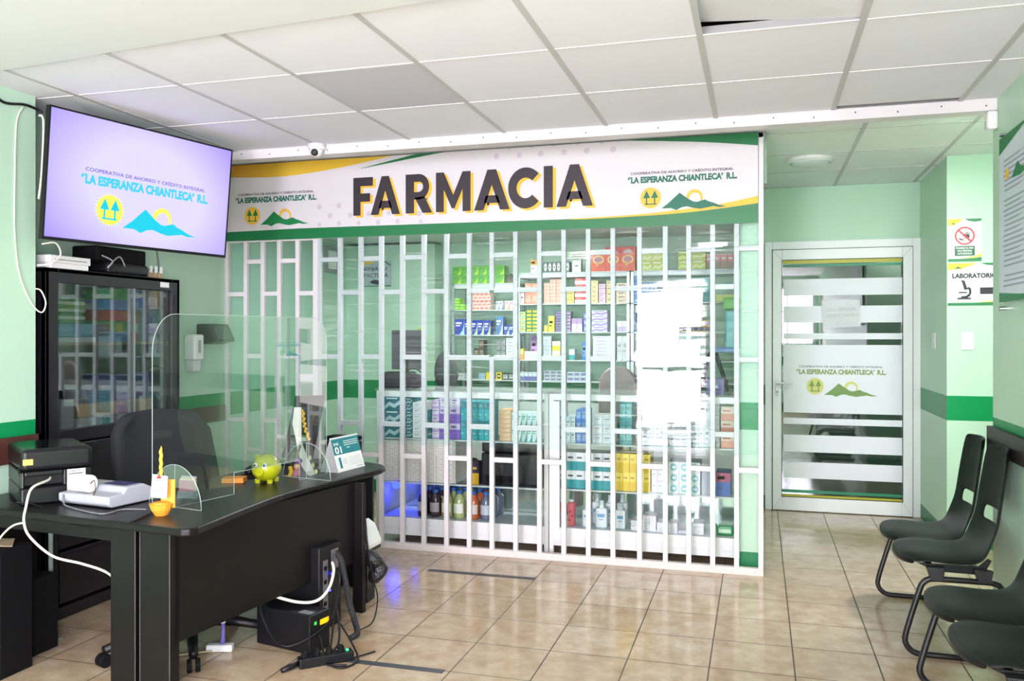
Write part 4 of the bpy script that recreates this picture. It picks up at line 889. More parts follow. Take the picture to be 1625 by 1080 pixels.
# wall sign, framed certificate
wf = Frame((0, 7.498, 0), (1, 0, 0), (0, 0, 1)); q = lambda u, v: (atY(u, v, 7.498).x, atY(u, v, 7.498).z)
x0, z1 = q(577, 415); x1, z0 = q(621, 454)
t = thing('invoice_sign', 'grey wall sign reading EXIJA SU FACTURA at the back of the pharmacy', 'sign', ((x0 + x1) / 2, 7.49, z0))
MB().box(x0, x1, 7.49, 7.499, z0, z1).build('panel', mat('grey sign board', (170, 186, 186), .5), t)
wf = Frame((0, 7.49, 0), (1, 0, 0), (0, 0, 1)); mb = MB().mi(0); ww, hh = x1 - x0, z1 - z0
mb.text('EXIJA SU', wf, x0 + .03 * ww, z0 + .6 * hh, x0 + .86 * ww, z0 + .77 * hh, .02); mb.text('FACTURA', wf, x0 + .03 * ww, z0 + .36 * hh, x0 + .9 * ww, z0 + .53 * hh, .02)
mb.poly([wf.pt(x0 + a * ww, z0 + b * hh, .001) for a, b in ((.25, .2), (.4, .27), (.7, .22), (.72, .12), (.5, .07), (.28, .13))])
mb.mi(1).poly([wf.pt(x0 + a * ww, z0 + b * hh, .001) for a, b in ((.02, .86), (.3, .9), (.45, 1), (.02, 1))]); mb.mi(2).poly([wf.pt(x0 + a * ww, z0 + b * hh, .001) for a, b in ((.72, 1), (.98, .8), (.98, .86), (.8, 1))]); mb.poly([wf.pt(x0 + a * ww, z0 + b * hh, .001) for a, b in ((0, 0), (1, 0), (1, .04), (0, .02))])
mb.build('sign_print', [mat('sign lettering', (46, 54, 60), .5), YEL_PRINT, GREEN_PRINT], t)
y0, y1 = atX(514, 410, XL).y, atX(535, 410, XL).y; z0, z1 = atX(524, 433, XL).z, atX(524, 391, XL).z
t = thing('framed_certificate', 'framed certificate on the pharmacy side wall behind the grille', 'picture frame', (XL, (y0 + y1) / 2, z0))
MB().box(XL, XL + .02, y0, y1, z0, z1).build('frame', mat('grey frame', (150, 158, 156), .4), t, bevel=.003)
MB().box(XL + .02, XL + .022, y0 + .05, y1 - .05, z0 + .04, z1 - .04).build('certificate', PAPER, t)
build_stacks()
# ================================================================== the reception desk
TOPZ = .735
ang = math.radians(6.3)
dv = Vector((math.sin(ang), math.cos(ang), 0)); du = Vector((math.cos(ang), -math.sin(ang), 0))
DK = thing('reception_desk', 'black L-shaped laminate desk with tall front panel by the television', 'desk', (-2.5, 3.6, 0))
rc = [Vector(p + (0,)) for p in ((-2.235, 2.872), (-2.195, 2.87), (-2.165, 2.885), (-2.152, 2.92), (-2.168, 3.1), (-2.19, 3.3), (-2.205, 3.5), (-2.208, 3.65), (-2.19, 3.85), (-2.16, 4.05), (-2.125, 4.25), (-2.092, 4.42), (-2.085, 4.5), (-2.1, 4.58), (-2.15, 4.65), (-2.24, 4.7), (-2.4, 4.735), (-2.76, 4.76), (-2.83, 4.7), (-2.83, 3.68), (-2.86, 3.6), (-2.95, 3.56), (-3.52, 3.56), (-3.52, 3.02))]
MB().prism([p + Vector((0, 0, TOPZ - .032)) for p in rc], (0, 0, .032)).build('desk_top', BLACK_LAM, DK, bevel=.008, seg=3)
# front panel under the long wing
pA, pB = Vector((-2.322, 3.03, 0)), Vector((-2.105, 4.205, 0))
MB().prism([pA + Vector((0, 0, .222)), pB + Vector((0, 0, .27)), pB + Vector((0, 0, TOPZ - .034)), pA + Vector((0, 0, TOPZ - .034))], (-.018, .002, 0)).build('modesty_panel', BLACK_LAM, DK)
MB().prism([Vector((-2.118, 4.2, 0)), Vector((-2.055, 4.192, 0)), Vector((-2.05, 4.222, 0)), Vector((-2.113, 4.23, 0))], (0, 0, TOPZ - .034)).build('leg', BLACK_LAM, DK, bevel=.002)
a0, a1 = Vector((-2.665, 3.02, 0)), Vector((-2.335, 2.985, 0)); n_ = Vector((.0, .06, 0))
def legboard(s0, s1, back=0.0):
    p, q = a0.lerp(a1, s0) + n_ * back, a0.lerp(a1, s1) + n_ * back
    MB().prism([p, q, q + n_, p + n_], (0, 0, TOPZ - .034)).build('leg', BLACK_LAM, DK, bevel=.004)
legboard(0, .42); legboard(.5, 1)
MB().prism([a0.lerp(a1, .4) + n_ * .4, a0.lerp(a1, .52) + n_ * .4, a0.lerp(a1, .52) + n_, a0.lerp(a1, .4) + n_], (0, 0, TOPZ - .034)).build('cable_channel', BLACK_MAT, DK)
EDG = mat('highlight edge strip', (86, 82, 82), .5)  # grey strips paint in the white highlight lines of the leg boards
for s in (.42, .5, .985):
    p = a0.lerp(a1, s) - n_ * .03; MB().prism([p, p + (a1 - a0) * .012, p + (a1 - a0) * .012 + n_ * .02, p + n_ * .02], (0, 0, .69)).build('edge_strip', EDG, DK)
MB().prism([Vector((-3.5, 3.12, .62)), Vector((-2.67, 3.03, .62)), Vector((-2.67, 3.03, TOPZ - .034)), Vector((-3.5, 3.12, TOPZ - .034))], (0, .02, 0)).build('apron', BLACK_LAM, DK)
MB().prism([Vector((-3.5, 3.12, 0)), Vector((-3.47, 3.12, 0)), Vector((-3.47, 3.43, 0)), Vector((-3.5, 3.43, 0))], (0, 0, TOPZ - .034)).build('side_panel', BLACK_LAM, DK)
MB().prism([Vector((-2.8, 4.66, 0)), Vector((-2.2, 4.62, 0)), Vector((-2.2, 4.64, 0)), Vector((-2.8, 4.68, 0))], (0, 0, TOPZ - .034)).build('end_panel', BLACK_LAM, DK)
# --- acrylic screen standing on the desk
g0, g1 = Vector((-2.525, 3.11, TOPZ)), Vector((-2.295, 4.235, TOPZ)); gd = (g1 - g0).normalized(); gl_ = (g1 - g0).length; gn = Vector((gd.y, -gd.x, 0))
GS = thing('sneeze_guard', 'tall clear acrylic screen with rounded corners standing on the desk', 'screen', tuple(g0 + gd * gl_ / 2))
gf2 = Frame(g0, gd, (0, 0, 1)); ht = .862
out = [(0, .001), (.42, .001), (.42, .001), (.47, .001), (.47, .105), (.93, .105), (.93, .001), (gl_, .001), (gl_, ht - .12)] + [(gl_ - .12 + .12 * math.cos(a), ht - .12 + .12 * math.sin(a)) for a in [math.pi / 2 * k / 8 for k in range(1, 9)]] + [(.12 + .12 * math.cos(a), ht - .05 - .12 + .17 * math.sin(a)) for a in [math.pi / 2 + math.pi / 2 * k / 8 for k in range(0, 9)]]
out = [out[0]] + [out[1]] + out[3:]
MB().poly([gf2.pt(x, z) for x, z in out]).build('clear_pane', ACRYLIC, GS)
MB().tube([gf2.pt(x, z) for x, z in out], .0013, 5, closed=True).build('polished_edge', ACRYLIC_EDGE, GS)
for s in (.12, .985):
    c = g0 + gd * s; ax = gn
    half = [(.165 * math.cos(a), .001 + .19 * math.sin(a)) for a in [math.pi * k / 18 for k in range(19)]]
    MB().poly([c + ax * x + Vector((0, 0, z)) for x, z in half]).build('foot', ACRYLIC, GS)
    MB().tube([c + ax * x + Vector((0, 0, z)) for x, z in half], .0014, 5, closed=True).build('polished_foot_edge', ACRYLIC_EDGE, GS)
    MB().tube([c, c + Vector((0, 0, .19))], .0012, 5).build('slot_edge', ACRYLIC_EDGE, GS)
g_c = (.79, .70)
tealp = mat('teal print on acrylic', (20, 150, 150), .5)
logo('logo', gf2, .86, .715, .2, GS, tealp, tealp, mat('lime print', (120, 190, 120), .5), tealp, off=-.002)
# --- printer on the desk
ap = math.radians(36); c_ = atZ(34, 803, TOPZ)
PR = thing('multifunction_printer', 'black multifunction printer at the desk end with white cable behind', 'printer', (c_.x - .1, c_.y + .3, TOPZ))
sx, sy = Vector((math.sin(ap), math.cos(ap), 0)), Vector((-math.cos(ap), math.sin(ap), 0))
Mp = Matrix(((sx.x, sy.x, 0, c_.x), (sx.y, sy.y, 0, c_.y), (0, 0, 1, TOPZ), (0, 0, 0, 1)))
PL2 = mat('printer black', (17, 17, 19), .34, spec=.4)
MB().box(0, .29, 0, .4, .002, .075, Mp).box(.0, .29, .06, .4, .075, .15, Mp).box(.17, .29, 0, .06, .075, .15, Mp).box(0, .012, 0, .06, .075, .15, Mp).box(.012, .17, 0, .06, .128, .15, Mp).build('body', PL2, PR, bevel=.008)
MB().box(-.004, .294, -.004, .404, .152, .25, Mp).build('scanner_lid', PL2, PR, bevel=.022, seg=4)
MB().box(.02, .27, .02, .38, .2495, .2515, Mp).build('lid_panel', mat('lid gloss', (22, 26, 26), .16), PR)
MB().box(.015, .06, -.0052, -.004, .185, .225, Mp).build('yellow_sticker', mat('yellow sticker', (216, 190, 60), .5), PR) if False else None
MB().box(-.0055, -.004, .02, .06, .14, .17, Mp).box(-.001, 0, .02, .06, .05, .075, Mp).build('port', BLACK_MAT, PR)
mb = MB().mi(0).box(.185, .235, -.0012, 0, .045, .148, Mp).box(.235, .262, -.0012, 0, .105, .148, Mp).mi(1).box(.19, .206, -.0022, 0, .06, .07, Mp).mi(2).box(.19, .204, -.0022, 0, .073, .083, Mp).mi(3).box(.19, .202, -.0022, 0, .086, .094, Mp).mi(4).box(.19, .25, -.0022, 0, .125, .129, Mp).box(.19, .24, -.0022, 0, .138, .141, Mp)
mb.build('energy_label', [PAPER, mat('label red', (206, 60, 50), .5), mat('label amber', (230, 190, 50), .5), mat('label green', (110, 180, 80), .5), mat('label ink', (60, 60, 60), .6)], PR)
MB().box(.005, .045, -.0056, -.004, .182, .208, Mp).build('yellow_sticker', mat('yellow sticker', (222, 200, 90), .5), PR)
def on_desk(u, v, h=0.0): q_ = atZ(u, v, TOPZ + h); return q_
cable('printer_cable', [Mp @ Vector((.12, .02, .115)), Mp @ Vector((.1, -.03, .11)), atY(50, 775, 3.0), atY(41, 805, 2.96), atY(38, 828, 2.93), atY(48, 852, 2.94), atY(84, 882, 2.97), atY(130, 894, 3.0), atY(168, 907, 3.06), atY(190, 925, 3.15)], .0058, CREAM_PL, 'thick white cable hanging from the printer over the desk edge')
cable('printer_cable', [atY(38, 829, 2.95), atY(22, 833, 2.96), atY(6, 846, 2.97), atY(-12, 870, 2.98)], .0045, CREAM_PL, 'white cable hanging under the desk edge below the printer')
cable('power_cable', [on_desk(16, 790, .05), on_desk(25, 796, .02), on_desk(60, 802, .006), on_desk(110, 828, -.04) + Vector((0, -.02, 0)), on_desk(180, 834, -.03) + Vector((0, -.025, 0)), on_desk(215, 826, .0) + Vector((0, -.02, .0)), on_desk(250, 808, .006)], .004, BLACK_PL, 'thin black cord draped along the near desk edge')
# --- receipt calculator with paper roll
q0, q1 = on_desk(92, 800), on_desk(172, 809); ex = (q1 - q0).normalized(); ey = Vector((-ex.y, ex.x, 0)); W_ = (q1 - q0).length
Mc = Matrix(((ex.x, ey.x, 0, q0.x), (ex.y, ey.y, 0, q0.y), (0, 0, 1, TOPZ), (0, 0, 0, 1)))
CA = thing('printing_calculator', 'grey printing calculator with paper roll beside the printer', 'calculator', tuple(q0))
side = [(0, .02), (.02, .004), (.3, .004), (.3, .04), (.2, .085), (.1, .085), (.08, .06), (0, .055)]
MB().prism([Mc @ Vector((0, y, z)) for y, z in side], ex * W_).build('body', GREY_PL, CA, bevel=.008, seg=3)
MB().prism([Mc @ Vector((W_ * .45, y, z)) for y, z in ((.12, .087), (.2, .087), (.205, .0855))], ex * W_ * .45).build('display', mat('violet display', (78, 74, 130), .2), CA)
Mr = Mc.to_3x3() @ Matrix.Rotation(math.pi / 2, 3, 'Y')
MB().lathe([(.012, 0), (.039, 0), (.039, .1), (.012, .1)], Mc @ Vector((W_ * .2, .035, .1)), 22, Mr).build('paper_roll', PAPER, CA, smooth=False)
MB().tube(smooth_path([Mc @ Vector(v) for v in ((W_ * .2 + .1, .035, .1), (W_ * .2 + .125, .035, .115), (W_ * .2 + .135, .03, .07), (W_ * .2 + .145, .01, .05), (W_ * .2 + .155, .012, .075))], 5), .0025, 6).build('roll_holder', mat('bronze wire', (116, 96, 80), .35, metal=.8), CA, smooth=True)
cable('calculator_cable', [Mc @ Vector((.04, -.004, .05)), Mc @ Vector((.06, -.02, .02)), Mc @ Vector((.12, -.04, .006)), on_desk(160, 815, .004), on_desk(195, 808, .004), on_desk(232, 808, .004)], .0035, mat('grey cord', (120, 120, 126), .5), 'grey cord of the calculator lying on the desk')
# --- small party favour: card, candle and orange cup
p = on_desk(256, 817); t = thing('party_favour', 'orange cupcake favour with white card and yellow twisted candle', 'ornament', tuple(p))
MB().lathe([(.026, 0), (.042, .026), (.05, .05), (.038, .05), (.03, .056)], p, 12).build('orange_cup', mat('orange paper', (240, 160, 50), .6), t)
MB().box(p.x - .02, p.x + .05, p.y + .022, p.y + .027, TOPZ + .03, TOPZ + .15).build('ribbon_back', mat('amber card', (232, 170, 70), .6), t)
MB().prism([p + Vector((-.04, -.016, .078)), p + Vector((.036, -.012, .074)), p + Vector((.036, -.006, .168)), p + Vector((-.038, -.01, .175))], (0, .002, 0)).build('card', PAPER, t)
mb = MB()
for x, z in ((-.024, .14), (-.01, .15), (.008, .12), (-.012, .105)): mb.box(p.x + x, p.x + x + .008, p.y - .0175, p.y - .0155, TOPZ + z, TOPZ + z + .003)
mb.build('card_print', mat('red print', (190, 60, 60), .6), t)
MB().tube([p + Vector((.0018 * math.cos(k * 1.6), .0018 * math.sin(k * 1.6) - .002, .15 + .0085 * k)) for k in range(18)], [.0075] * 15 + [.006, .004, .001], 7).build('candle', mat('yellow wax', (228, 196, 60), .4), t, smooth=True)
MB().poly([p + Vector((.002, -.018, .18)), p + Vector((.016, -.018, .158)), p + Vector((-.012, -.018, .158))]).build('red_tip', mat('red print', (190, 60, 60), .6), t)
# --- card holder block
p = on_desk(298, 790); t = thing('card_holder', 'clear block holding business cards behind the screen foot', 'card holder', tuple(p))
MB().box(p.x - .045, p.x + .045, p.y - .02, p.y + .02, TOPZ, TOPZ + .035).build('block', mat('pale clear plastic', (150, 160, 160), .2), t, bevel=.003)
for k, c in enumerate(((206, 120, 150), (232, 226, 200), (226, 190, 160), (180, 170, 190))): MB().box(p.x - .04, p.x + .042, p.y - .012 + .006 * k, p.y - .008 + .006 * k, TOPZ + .03, TOPZ + .085 + .006 * k).build('card', mat('card %d' % k, c, .6), t)
# --- note block, mouse, pig
p = on_desk(372, 764); tag(MB().box(-.055, .055, -.042, .042, 0, .024, rotz(.35, p)).build('note_block', mat('orange notes', (244, 150, 60), .6, noise=.25, nscale=300)), 'orange sticky note block on the desk', 'note block')
p = on_desk(398, 750); MO = thing('computer_mouse', 'black mouse on its mat behind the orange notes', 'mouse', tuple(p))
MB().ball(p + Vector((0, 0, .012)), .034, 14, Matrix.Rotation(.4, 3, 'Z'), (1, 1.7, .8)).build('shell', BLACK_PL, MO, smooth=True)
MB().box(-.004, .004, -.05, -.01, .038, .043, rotz(.4, p)).build('wheel', BLACK_MAT, MO)
p = on_desk(408, 756); tag(MB().box(-.1, .09, -.08, .08, .0005, .003, rotz(.2, p)).build('mouse_mat', BLACK_MAT), 'black mouse mat under the mouse', 'mat')
p = on_desk(423, 765); PG = thing('piggy_bank', 'shiny translucent yellow-green piggy bank on the desk', 'piggy bank', tuple(p))
PIG = mat('translucent lime plastic', (176, 180, 24), .12, coat=1, noise=.35, nscale=22); f_ = Vector((.1, -.995, 0)); s_ = Vector((.995, .1, 0))
Mg = Matrix(((s_.x, -f_.x, 0), (s_.y, -f_.y, 0), (0, 0, 1)))
MB().ball(p + Vector((0, 0, .078)), .072, 24, Mg, (1.06, 1.1, 1)).build('body', PIG, PG, smooth=True)
MB().lathe([(.024, 0), (.024, .016), (.02, .02)], p + Vector((0, 0, .066)) + f_ * .07, 16, Mg @ Matrix.Rotation(math.pi / 2, 3, 'X')).build('snout', PIG, PG)
for s in (-1, 1):
    MB().ball(p + Vector((0, 0, .1)) + f_ * .069 + s_ * .026 * s, .0135, 12).build('eye', WHITE_PL, PG, smooth=True)
    MB().ball(p + Vector((0, 0, .1)) + f_ * .079 + s_ * .026 * s, .0065, 10).build('pupil', BLACK_PL, PG, smooth=True)
    MB().prism([p + Vector((0, 0, .14)) + f_ * .03 + s_ * (.02 * s), p + Vector((0, 0, .13)) + f_ * .03 + s_ * (.05 * s), p + Vector((0, 0, .15)) + f_ * .045 + s_ * (.044 * s)], f_ * -.014).build('ear', PIG, PG)
    for a in (.03, -.04): MB().lathe([(.014, 0), (.016, .02)], p + f_ * a + s_ * .034 * s + Vector((0, 0, .001)), 10).build('foot', PIG, PG)
MB().box(-.018, .018, -.003, .003, .148, .152, rotz(.5, p - Vector((0, 0, .0005)))).build('coin_slot', BLACK_PL, PG)
# --- standing flower-and-doll decoration
p = on_desk(460, 753); t = thing('ribbon_doll', 'small doll with purple hat under a tall white ribbon with yellow flowers', 'ornament', tuple(p))
P3 = lambda u, v, k=0.0: atY(u, v, p.y + k)
MB().prism([P3(467, 646), P3(478, 646), P3(478, 700), P3(487, 725), P3(501, 752), P3(490, 756), P3(478, 738), P3(470, 700), P3(464, 672)], (0, .004, 0)).build('white_ribbon', mat('white satin', (238, 230, 222), .45), t)
mb = MB()
for k in range(12): mb.ball(P3(480 + 9 * (k / 11) ** 2 + (k % 2) * 2, 652 + k * 4, -.006), .009, 8)
mb.build('yellow_flower', mat('yellow petals', (244, 190, 30), .6), t, smooth=True)
MB().prism([P3(479, 690), P3(484, 690), P3(485, 700), P3(479, 702)], (0, .004, 0)).build('green_leaf', mat('leaf green', (40, 130, 80), .5), t)
MB().tube(smooth_path([P3(477, 706), P3(474, 716), P3(470, 726), P3(473, 732)], 4), .006, 6).build('olive_stem', mat('olive', (120, 116, 50), .6), t, smooth=True)
MB().ball(P3(473, 731, -.012), .021, 12, sc=(1.1, 1, .75)).build('purple_hat', mat('purple felt', (130, 84, 160), .8), t, smooth=True)
MB().ball(P3(471, 740, -.012), .018, 12).build('doll_head', mat('doll skin', (222, 176, 146), .6), t, smooth=True)
MB().lathe([(.026, 0), (.02, .03), (.012, .045)], P3(470, 757, -.012), 12).build('doll_dress', mat('rose cloth', (190, 110, 130), .8), t, smooth=True)
MB().tube(smooth_path([P3(436, 764, -.04), P3(448, 758, -.04), P3(458, 757, -.04), P3(462, 748, -.035), P3(460, 740, -.03)], 4), [.012] * 17, 7).build('yellow_garland', mat('yellow petals', (244, 190, 30), .6), t, smooth=True)
mb = MB()
for u, v in ((492, 726), (497, 738), (501, 748)): mb.ball(P3(u, v, -.004), .012, 8, sc=(.8, .4, 1.2))
mb.build('paper_petal', mat('cream petals', (244, 222, 160), .6), t, smooth=True)
# --- desk calendar
ca, cb = on_desk(537, 750), on_desk(578, 739); cx_ = (cb - ca).normalized(); cn = Vector((cx_.y, -cx_.x, 0)); cw_ = (cb - ca).length * 1.02; chh = .185
CL = thing('desk_calendar', 'white and teal standing desk calendar reading ENE 01', 'calendar', tuple((ca + cb) / 2))
top = -cn * .055 + Vector((0, 0, chh)); bk = -cn * .12
MB().poly([ca, ca + cx_ * cw_, ca + cx_ * cw_ + top, ca + top]).build('front_page', PAPER, CL, solid=.0012)
MB().poly([ca + bk, ca + bk + cx_ * cw_, ca + cx_ * cw_ + top, ca + top]).poly([ca + bk, ca + bk + cx_ * cw_, ca + cx_ * cw_, ca]).build('stand', PAPER, CL, solid=.0012)
MB().tube([ca + top, ca + top + cx_ * cw_], .005, 8).build('binding', WHITE_PL, CL)
cf = Frame(ca, cx_, top); sl = top.length
mb = MB().mi(0); cf.quad(mb, 0, cw_, .5 * sl, sl * .97, .0014)
mb.mi(1); mb.text('ENE', cf, cw_ * .06, sl * .78, cw_ * .24, sl * .86, .02, .002); mb.text('01', cf, cw_ * .06, sl * .53, cw_ * .3, sl * .74, .03, .002)
for k, z in enumerate((.86, .8, .74, .66)): cf.quad(mb, cw_ * (.42 if k < 3 else .5), cw_ * (.95 if k < 3 else .62), sl * z, sl * (z + .018), .002)
mb.mi(0); cf.quad(mb, cw_ * .12, cw_ * .2, sl * .1, sl * .42, .0014)
mb.mi(2)
for r_ in range(5):
    for c in range(7): cf.quad(mb, cw_ * (.5 + .065 * c), cw_ * (.528 + .065 * c), sl * (.14 + .055 * r_), sl * (.158 + .055 * r_), .0014)
for z in (.22, .28, .34): cf.quad(mb, cw_ * .26, cw_ * .42, sl * z, sl * (z + .012), .0014)
cf.quad(mb, cw_ * .72, cw_ * .95, sl * .05, sl * .07, .0014)
mb.build('calendar_print', [mat('calendar teal', (18, 128, 136), .5), PAPER, mat('calendar ink', (150, 170, 176), .6)], CL)
# --- monitor seen from behind, black box
tl, tr, br, bl = atY(468, 628, 4.56), atY(516, 627, 4.46), atY(494, 735, 4.40), atY(447, 726, 4.52)
MN = thing('desk_monitor', 'dark monitor tilted back on the desk behind the ribbon doll', 'monitor', (-2.55, 4.5, TOPZ))
nn = Vector((-.3, .95, 0)) * .03
MB().prism([bl, br, tr, tl], nn).build('casing', mat('violet dark casing', (52, 44, 54), .35), MN, bevel=.006)
mb = MB()
for k in range(6):
    t0 = .08 + .06 * k; A_, B_ = bl.lerp(tl, t0), br.lerp(tr, t0); A_, B_ = A_.lerp(B_, .12), A_.lerp(B_, .55); e = -nn.normalized() * .001
    mb.poly([A_ + e, B_ + e, B_ + e + Vector((0, 0, .008)), A_ + e + Vector((0, 0, .008))])
mb.build('vent', mat('vent grey', (92, 92, 96), .5), MN)
m0 = (bl + br) / 2
MB().prism([m0 + Vector((-.05, .02, .06)), m0 + Vector((.05, .02, .06)), Vector((m0.x + .06, m0.y + .06, TOPZ)), Vector((m0.x - .06, m0.y + .06, TOPZ))], (0, .015, 0)).box(m0.x - .1, m0.x + .1, m0.y - .02, m0.y + .14, TOPZ, TOPZ + .01).build('stand', BLACK_PL, MN)
t = thing('receipt_printer', 'black box-shaped receipt printer behind the calendar', 'printer', (-2.42, 4.6, TOPZ))
MB().box(-.1, .1, -.02, .085, 0, .135, rotz(-.1, (-2.40, 4.60, TOPZ))).build('body', BLACK_PL, t, bevel=.008)
MB().box(-.1, .1, -.022, .087, .138, .165, rotz(-.1, (-2.40, 4.60, TOPZ))).build('cover', BLACK_MAT, t, bevel=.01)
# --- office chair behind the desk
OC = thing('office_chair', 'black fabric office chair tucked behind the desk, before the cabinet', 'chair', (-2.72, 3.62, 0))
FAB = mat('black mesh fabric', (36, 36, 40), .9, noise=.2, nscale=300)
bn = Vector((.97, -.24, 0)); bs = Vector((.24, .97, 0)); bc = Vector((-3.16, 3.98, 0))
nb = 12; vs = []; fs = []
for j in range(nb + 1):
    for i in range(nb + 1):
        s, t_ = 2 * i / nb - 1, j / nb
        wv = .36 - .07 * t_ - .03 * (1 - t_) ** 2
        if t_ > .82: wv *= 1 - .22 * ((t_ - .82) / .18) ** 2
        vs.append(bc + bs * (s * wv) + bn * (.09 * s * s - .10 * t_) + Vector((0, 0, .56 + .53 * t_ - (.03 * s * s if t_ > .8 else 0))))
for j in range(nb):
    for i in range(nb): k = j * (nb + 1) + i; fs.append((k, k + 1, k + nb + 2, k + nb + 1))
MB().add(vs, fs).build('backrest', FAB, OC, smooth=True, solid=.05)
MB().box(-.25, .25, -.24, .24, .43, .51, rotz(-.25, (-2.86, 3.88, 0))).build('seat', FAB, OC, bevel=.04, seg=4)
MB().tube([(-2.72, 3.64, .1), (-2.84, 3.84, .43)], .028, 10).build('gas_lift', BLACK_PL, OC)
MB().tube([(-3.05, 3.93, .48), (-3.15, 3.97, .5), (-3.19, 3.98, .62)], .022, 8).build('back_support', BLACK_PL, OC)
base = Vector((-2.7, 3.6, .1))
for k, tip in enumerate(((-2.85, 3.19), (-2.42, 3.25), (-2.33, 3.68), (-2.67, 3.9), (-2.98, 3.55))):
    tp = Vector((*tip, .075)); MB().tube([base, base.lerp(tp, .6) + Vector((0, 0, .012)), tp + Vector((0, 0, .0))], [.034, .026, .02], 8).build('base_arm', BLACK_PL, OC, smooth=True)
    d_ = (tp - base).normalized(); sd = Vector((-d_.y, d_.x, 0)); R3 = Matrix((sd, d_, (0, 0, 1))).transposed() @ Matrix.Rotation(math.pi / 2, 3, 'Y')
    for o_ in (-.028, .008): MB().lathe([(.028, 0), (.03, .004), (.03, .016), (.028, .02)], Vector((tip[0], tip[1], .0305)) + sd * o_, 14, R3).build('caster', BLACK_MAT, OC)

# ------------------------------------------------------------------ under the desk
UP = thing('backup_battery', 'black backup battery box with amber label on the floor', 'battery backup', (-2.17, 3.62, 0))
u0, u1 = Vector((-2.352, 3.64, 0)), Vector((-2.018, 3.565, 0)); ud = (u1 - u0).normalized(); un = Vector((-ud.y, ud.x, 0)); ul = (u1 - u0).length
Mu = Matrix(((ud.x, un.x, 0, u0.x), (ud.y, un.y, 0, u0.y), (0, 0, 1, 0), (0, 0, 0, 1)))
MB().box(0, ul, 0, .14, .002, .185, Mu).build('casing', BLACK_PL, UP, bevel=.006)
mb = MB().mi(0).box(ul, ul + .001, .03, .045, .135, .15, Mu).mi(1).box(ul, ul + .0012, .07, .13, .125, .15, Mu)
mb.build('led', [mat('green LED', (60, 190, 80), .4, emit=(40, 200, 60), es=.4), mat('amber LED', (255, 170, 20), .4, emit=(255, 160, 10), es=.5)], UP)
MB().box(ul - .09, ul - .02, .02, .06, .1855, .1865, Mu).build('grey_sticker', mat('grey sticker', (120, 124, 130), .5), UP)
PC = thing('computer_tower', 'black computer tower beside the desk leg, behind the backup battery', 'computer', (-2.25, 3.95, 0))
Mt = rotz(-.12, (-2.12, 3.84, 0))
MB().box(-.36, .0, 0, .19, .006, .43, Mt).build('casing', BLACK_PL, PC, bevel=.006)
MB().box(0, .002, .03, .07, .1, .36, Mt).box(0, .002, .1, .16, .3, .4, Mt).build('back_plate', mat('steel plate', (140, 142, 148), .35, metal=.7), PC)
mb = MB()
for z in (.13, .18, .24, .31): mb.box(.002, .006, .035, .055, z, z + .02, Mt)
mb.build('socket', BLACK_MAT, PC)
MB().ball(Mt @ Vector((.008, .1, .28)), .008, 8).ball(Mt @ Vector((.008, .08, .2)), .006, 8).build('blue_light', mat('blue LED small', (60, 60, 255), .4, emit=(40, 40, 255), es=5), PC)
for nm, pts, r, m, lb in (
    ('network_cable', [(-2.42, 3.62, .30), (-2.3, 3.63, .255), (-2.15, 3.66, .215), (-2.06, 3.7, .215), (-2.025, 3.76, .26), (-2.03, 3.82, .33), (-2.06, 3.86, .36)], .0075, CREAM_PL, 'white cable looping from under the desk panel to the tower'),
    ('cable_bundle', [(-2.2, 4.02, .42), tuple(atY(538, 882, 3.98)), tuple(atY(547, 915, 3.95)), tuple(atY(553, 950, 3.9)), tuple(atY(563, 985, 3.86)), tuple(atY(567, 1004, 3.8)), tuple(atY(556, 1012, 3.75))], .016, mat('black cable sleeve', (30, 30, 33), .6, bump=.8, nscale=90), 'thick sleeved cable bundle hanging beside the desk leg'),
    ('power_cable', [(-2.3, 3.6, .3), (-2.28, 3.56, .2), (-2.2, 3.52, .1), (-2.1, 3.5, .06), (-2.0, 3.58, .1), (-1.96, 3.68, .16), (-1.98, 3.76, .24)], .005, BLACK_PL, 'black cord curving in front of the backup battery'),
    ('power_cable', [(-1.99, 3.75, .2), (-1.96, 3.68, .1), (-1.93, 3.6, .04), (-1.9, 3.5, .012), (-1.8, 3.46, .008), (-1.77, 3.56, .008), (-1.84, 3.66, .03), (-1.95, 3.74, .1)], .005, BLACK_PL, 'black cord looped on the floor by the power strip'),
    ('power_cable', [(-2.0, 3.82, .26), (-1.99, 3.74, .18), (-2.03, 3.66, .12), (-1.98, 3.6, .06), (-1.93, 3.55, .02), (-1.86, 3.52, .01), (-1.8, 3.58, .01), (-1.74, 3.68, .01)], .0045, BLACK_PL, 'thin black cord running past the floor tape'),
    ('power_cable', [(-2.1, 3.95, .32), (-2.03, 3.88, .27), (-1.99, 3.75, .22), (-1.94, 3.7, .14), (-1.9, 3.62, .05), (-1.92, 3.54, .015), (-1.87, 3.47, .01), (-1.79, 3.49, .01)], .0055, BLACK_PL, 'twisted black cord falling beside the cable bundle'),
    ('power_cable', [(-2.03, 4.21, .33), (-1.97, 4.14, .22), (-1.9, 4.05, .14), (-1.88, 3.95, .05), (-1.92, 3.86, .03)], .0035, BLACK_PL, 'thin black wire hanging outside the desk leg'),
    ('charger_cable', [(-2.62, 3.36, .012), (-2.55, 3.42, .01), (-2.48, 3.47, .012)], .004, mat('tan cord', (196, 178, 150), .6), 'tan cord leading to the white power adapter on the floor'),
):
    cable(nm, pts, r, m, lb)
tag(MB().ball((-2.02, 3.79, .12), .05, 12, sc=(1, .8, 1.6)).build('cable_tangle', mat('black cable sleeve', (30, 30, 33), .6, bump=.8, nscale=90), smooth=True), 'dark knot of coiled wires beside the computer tower', 'cable') if False else None
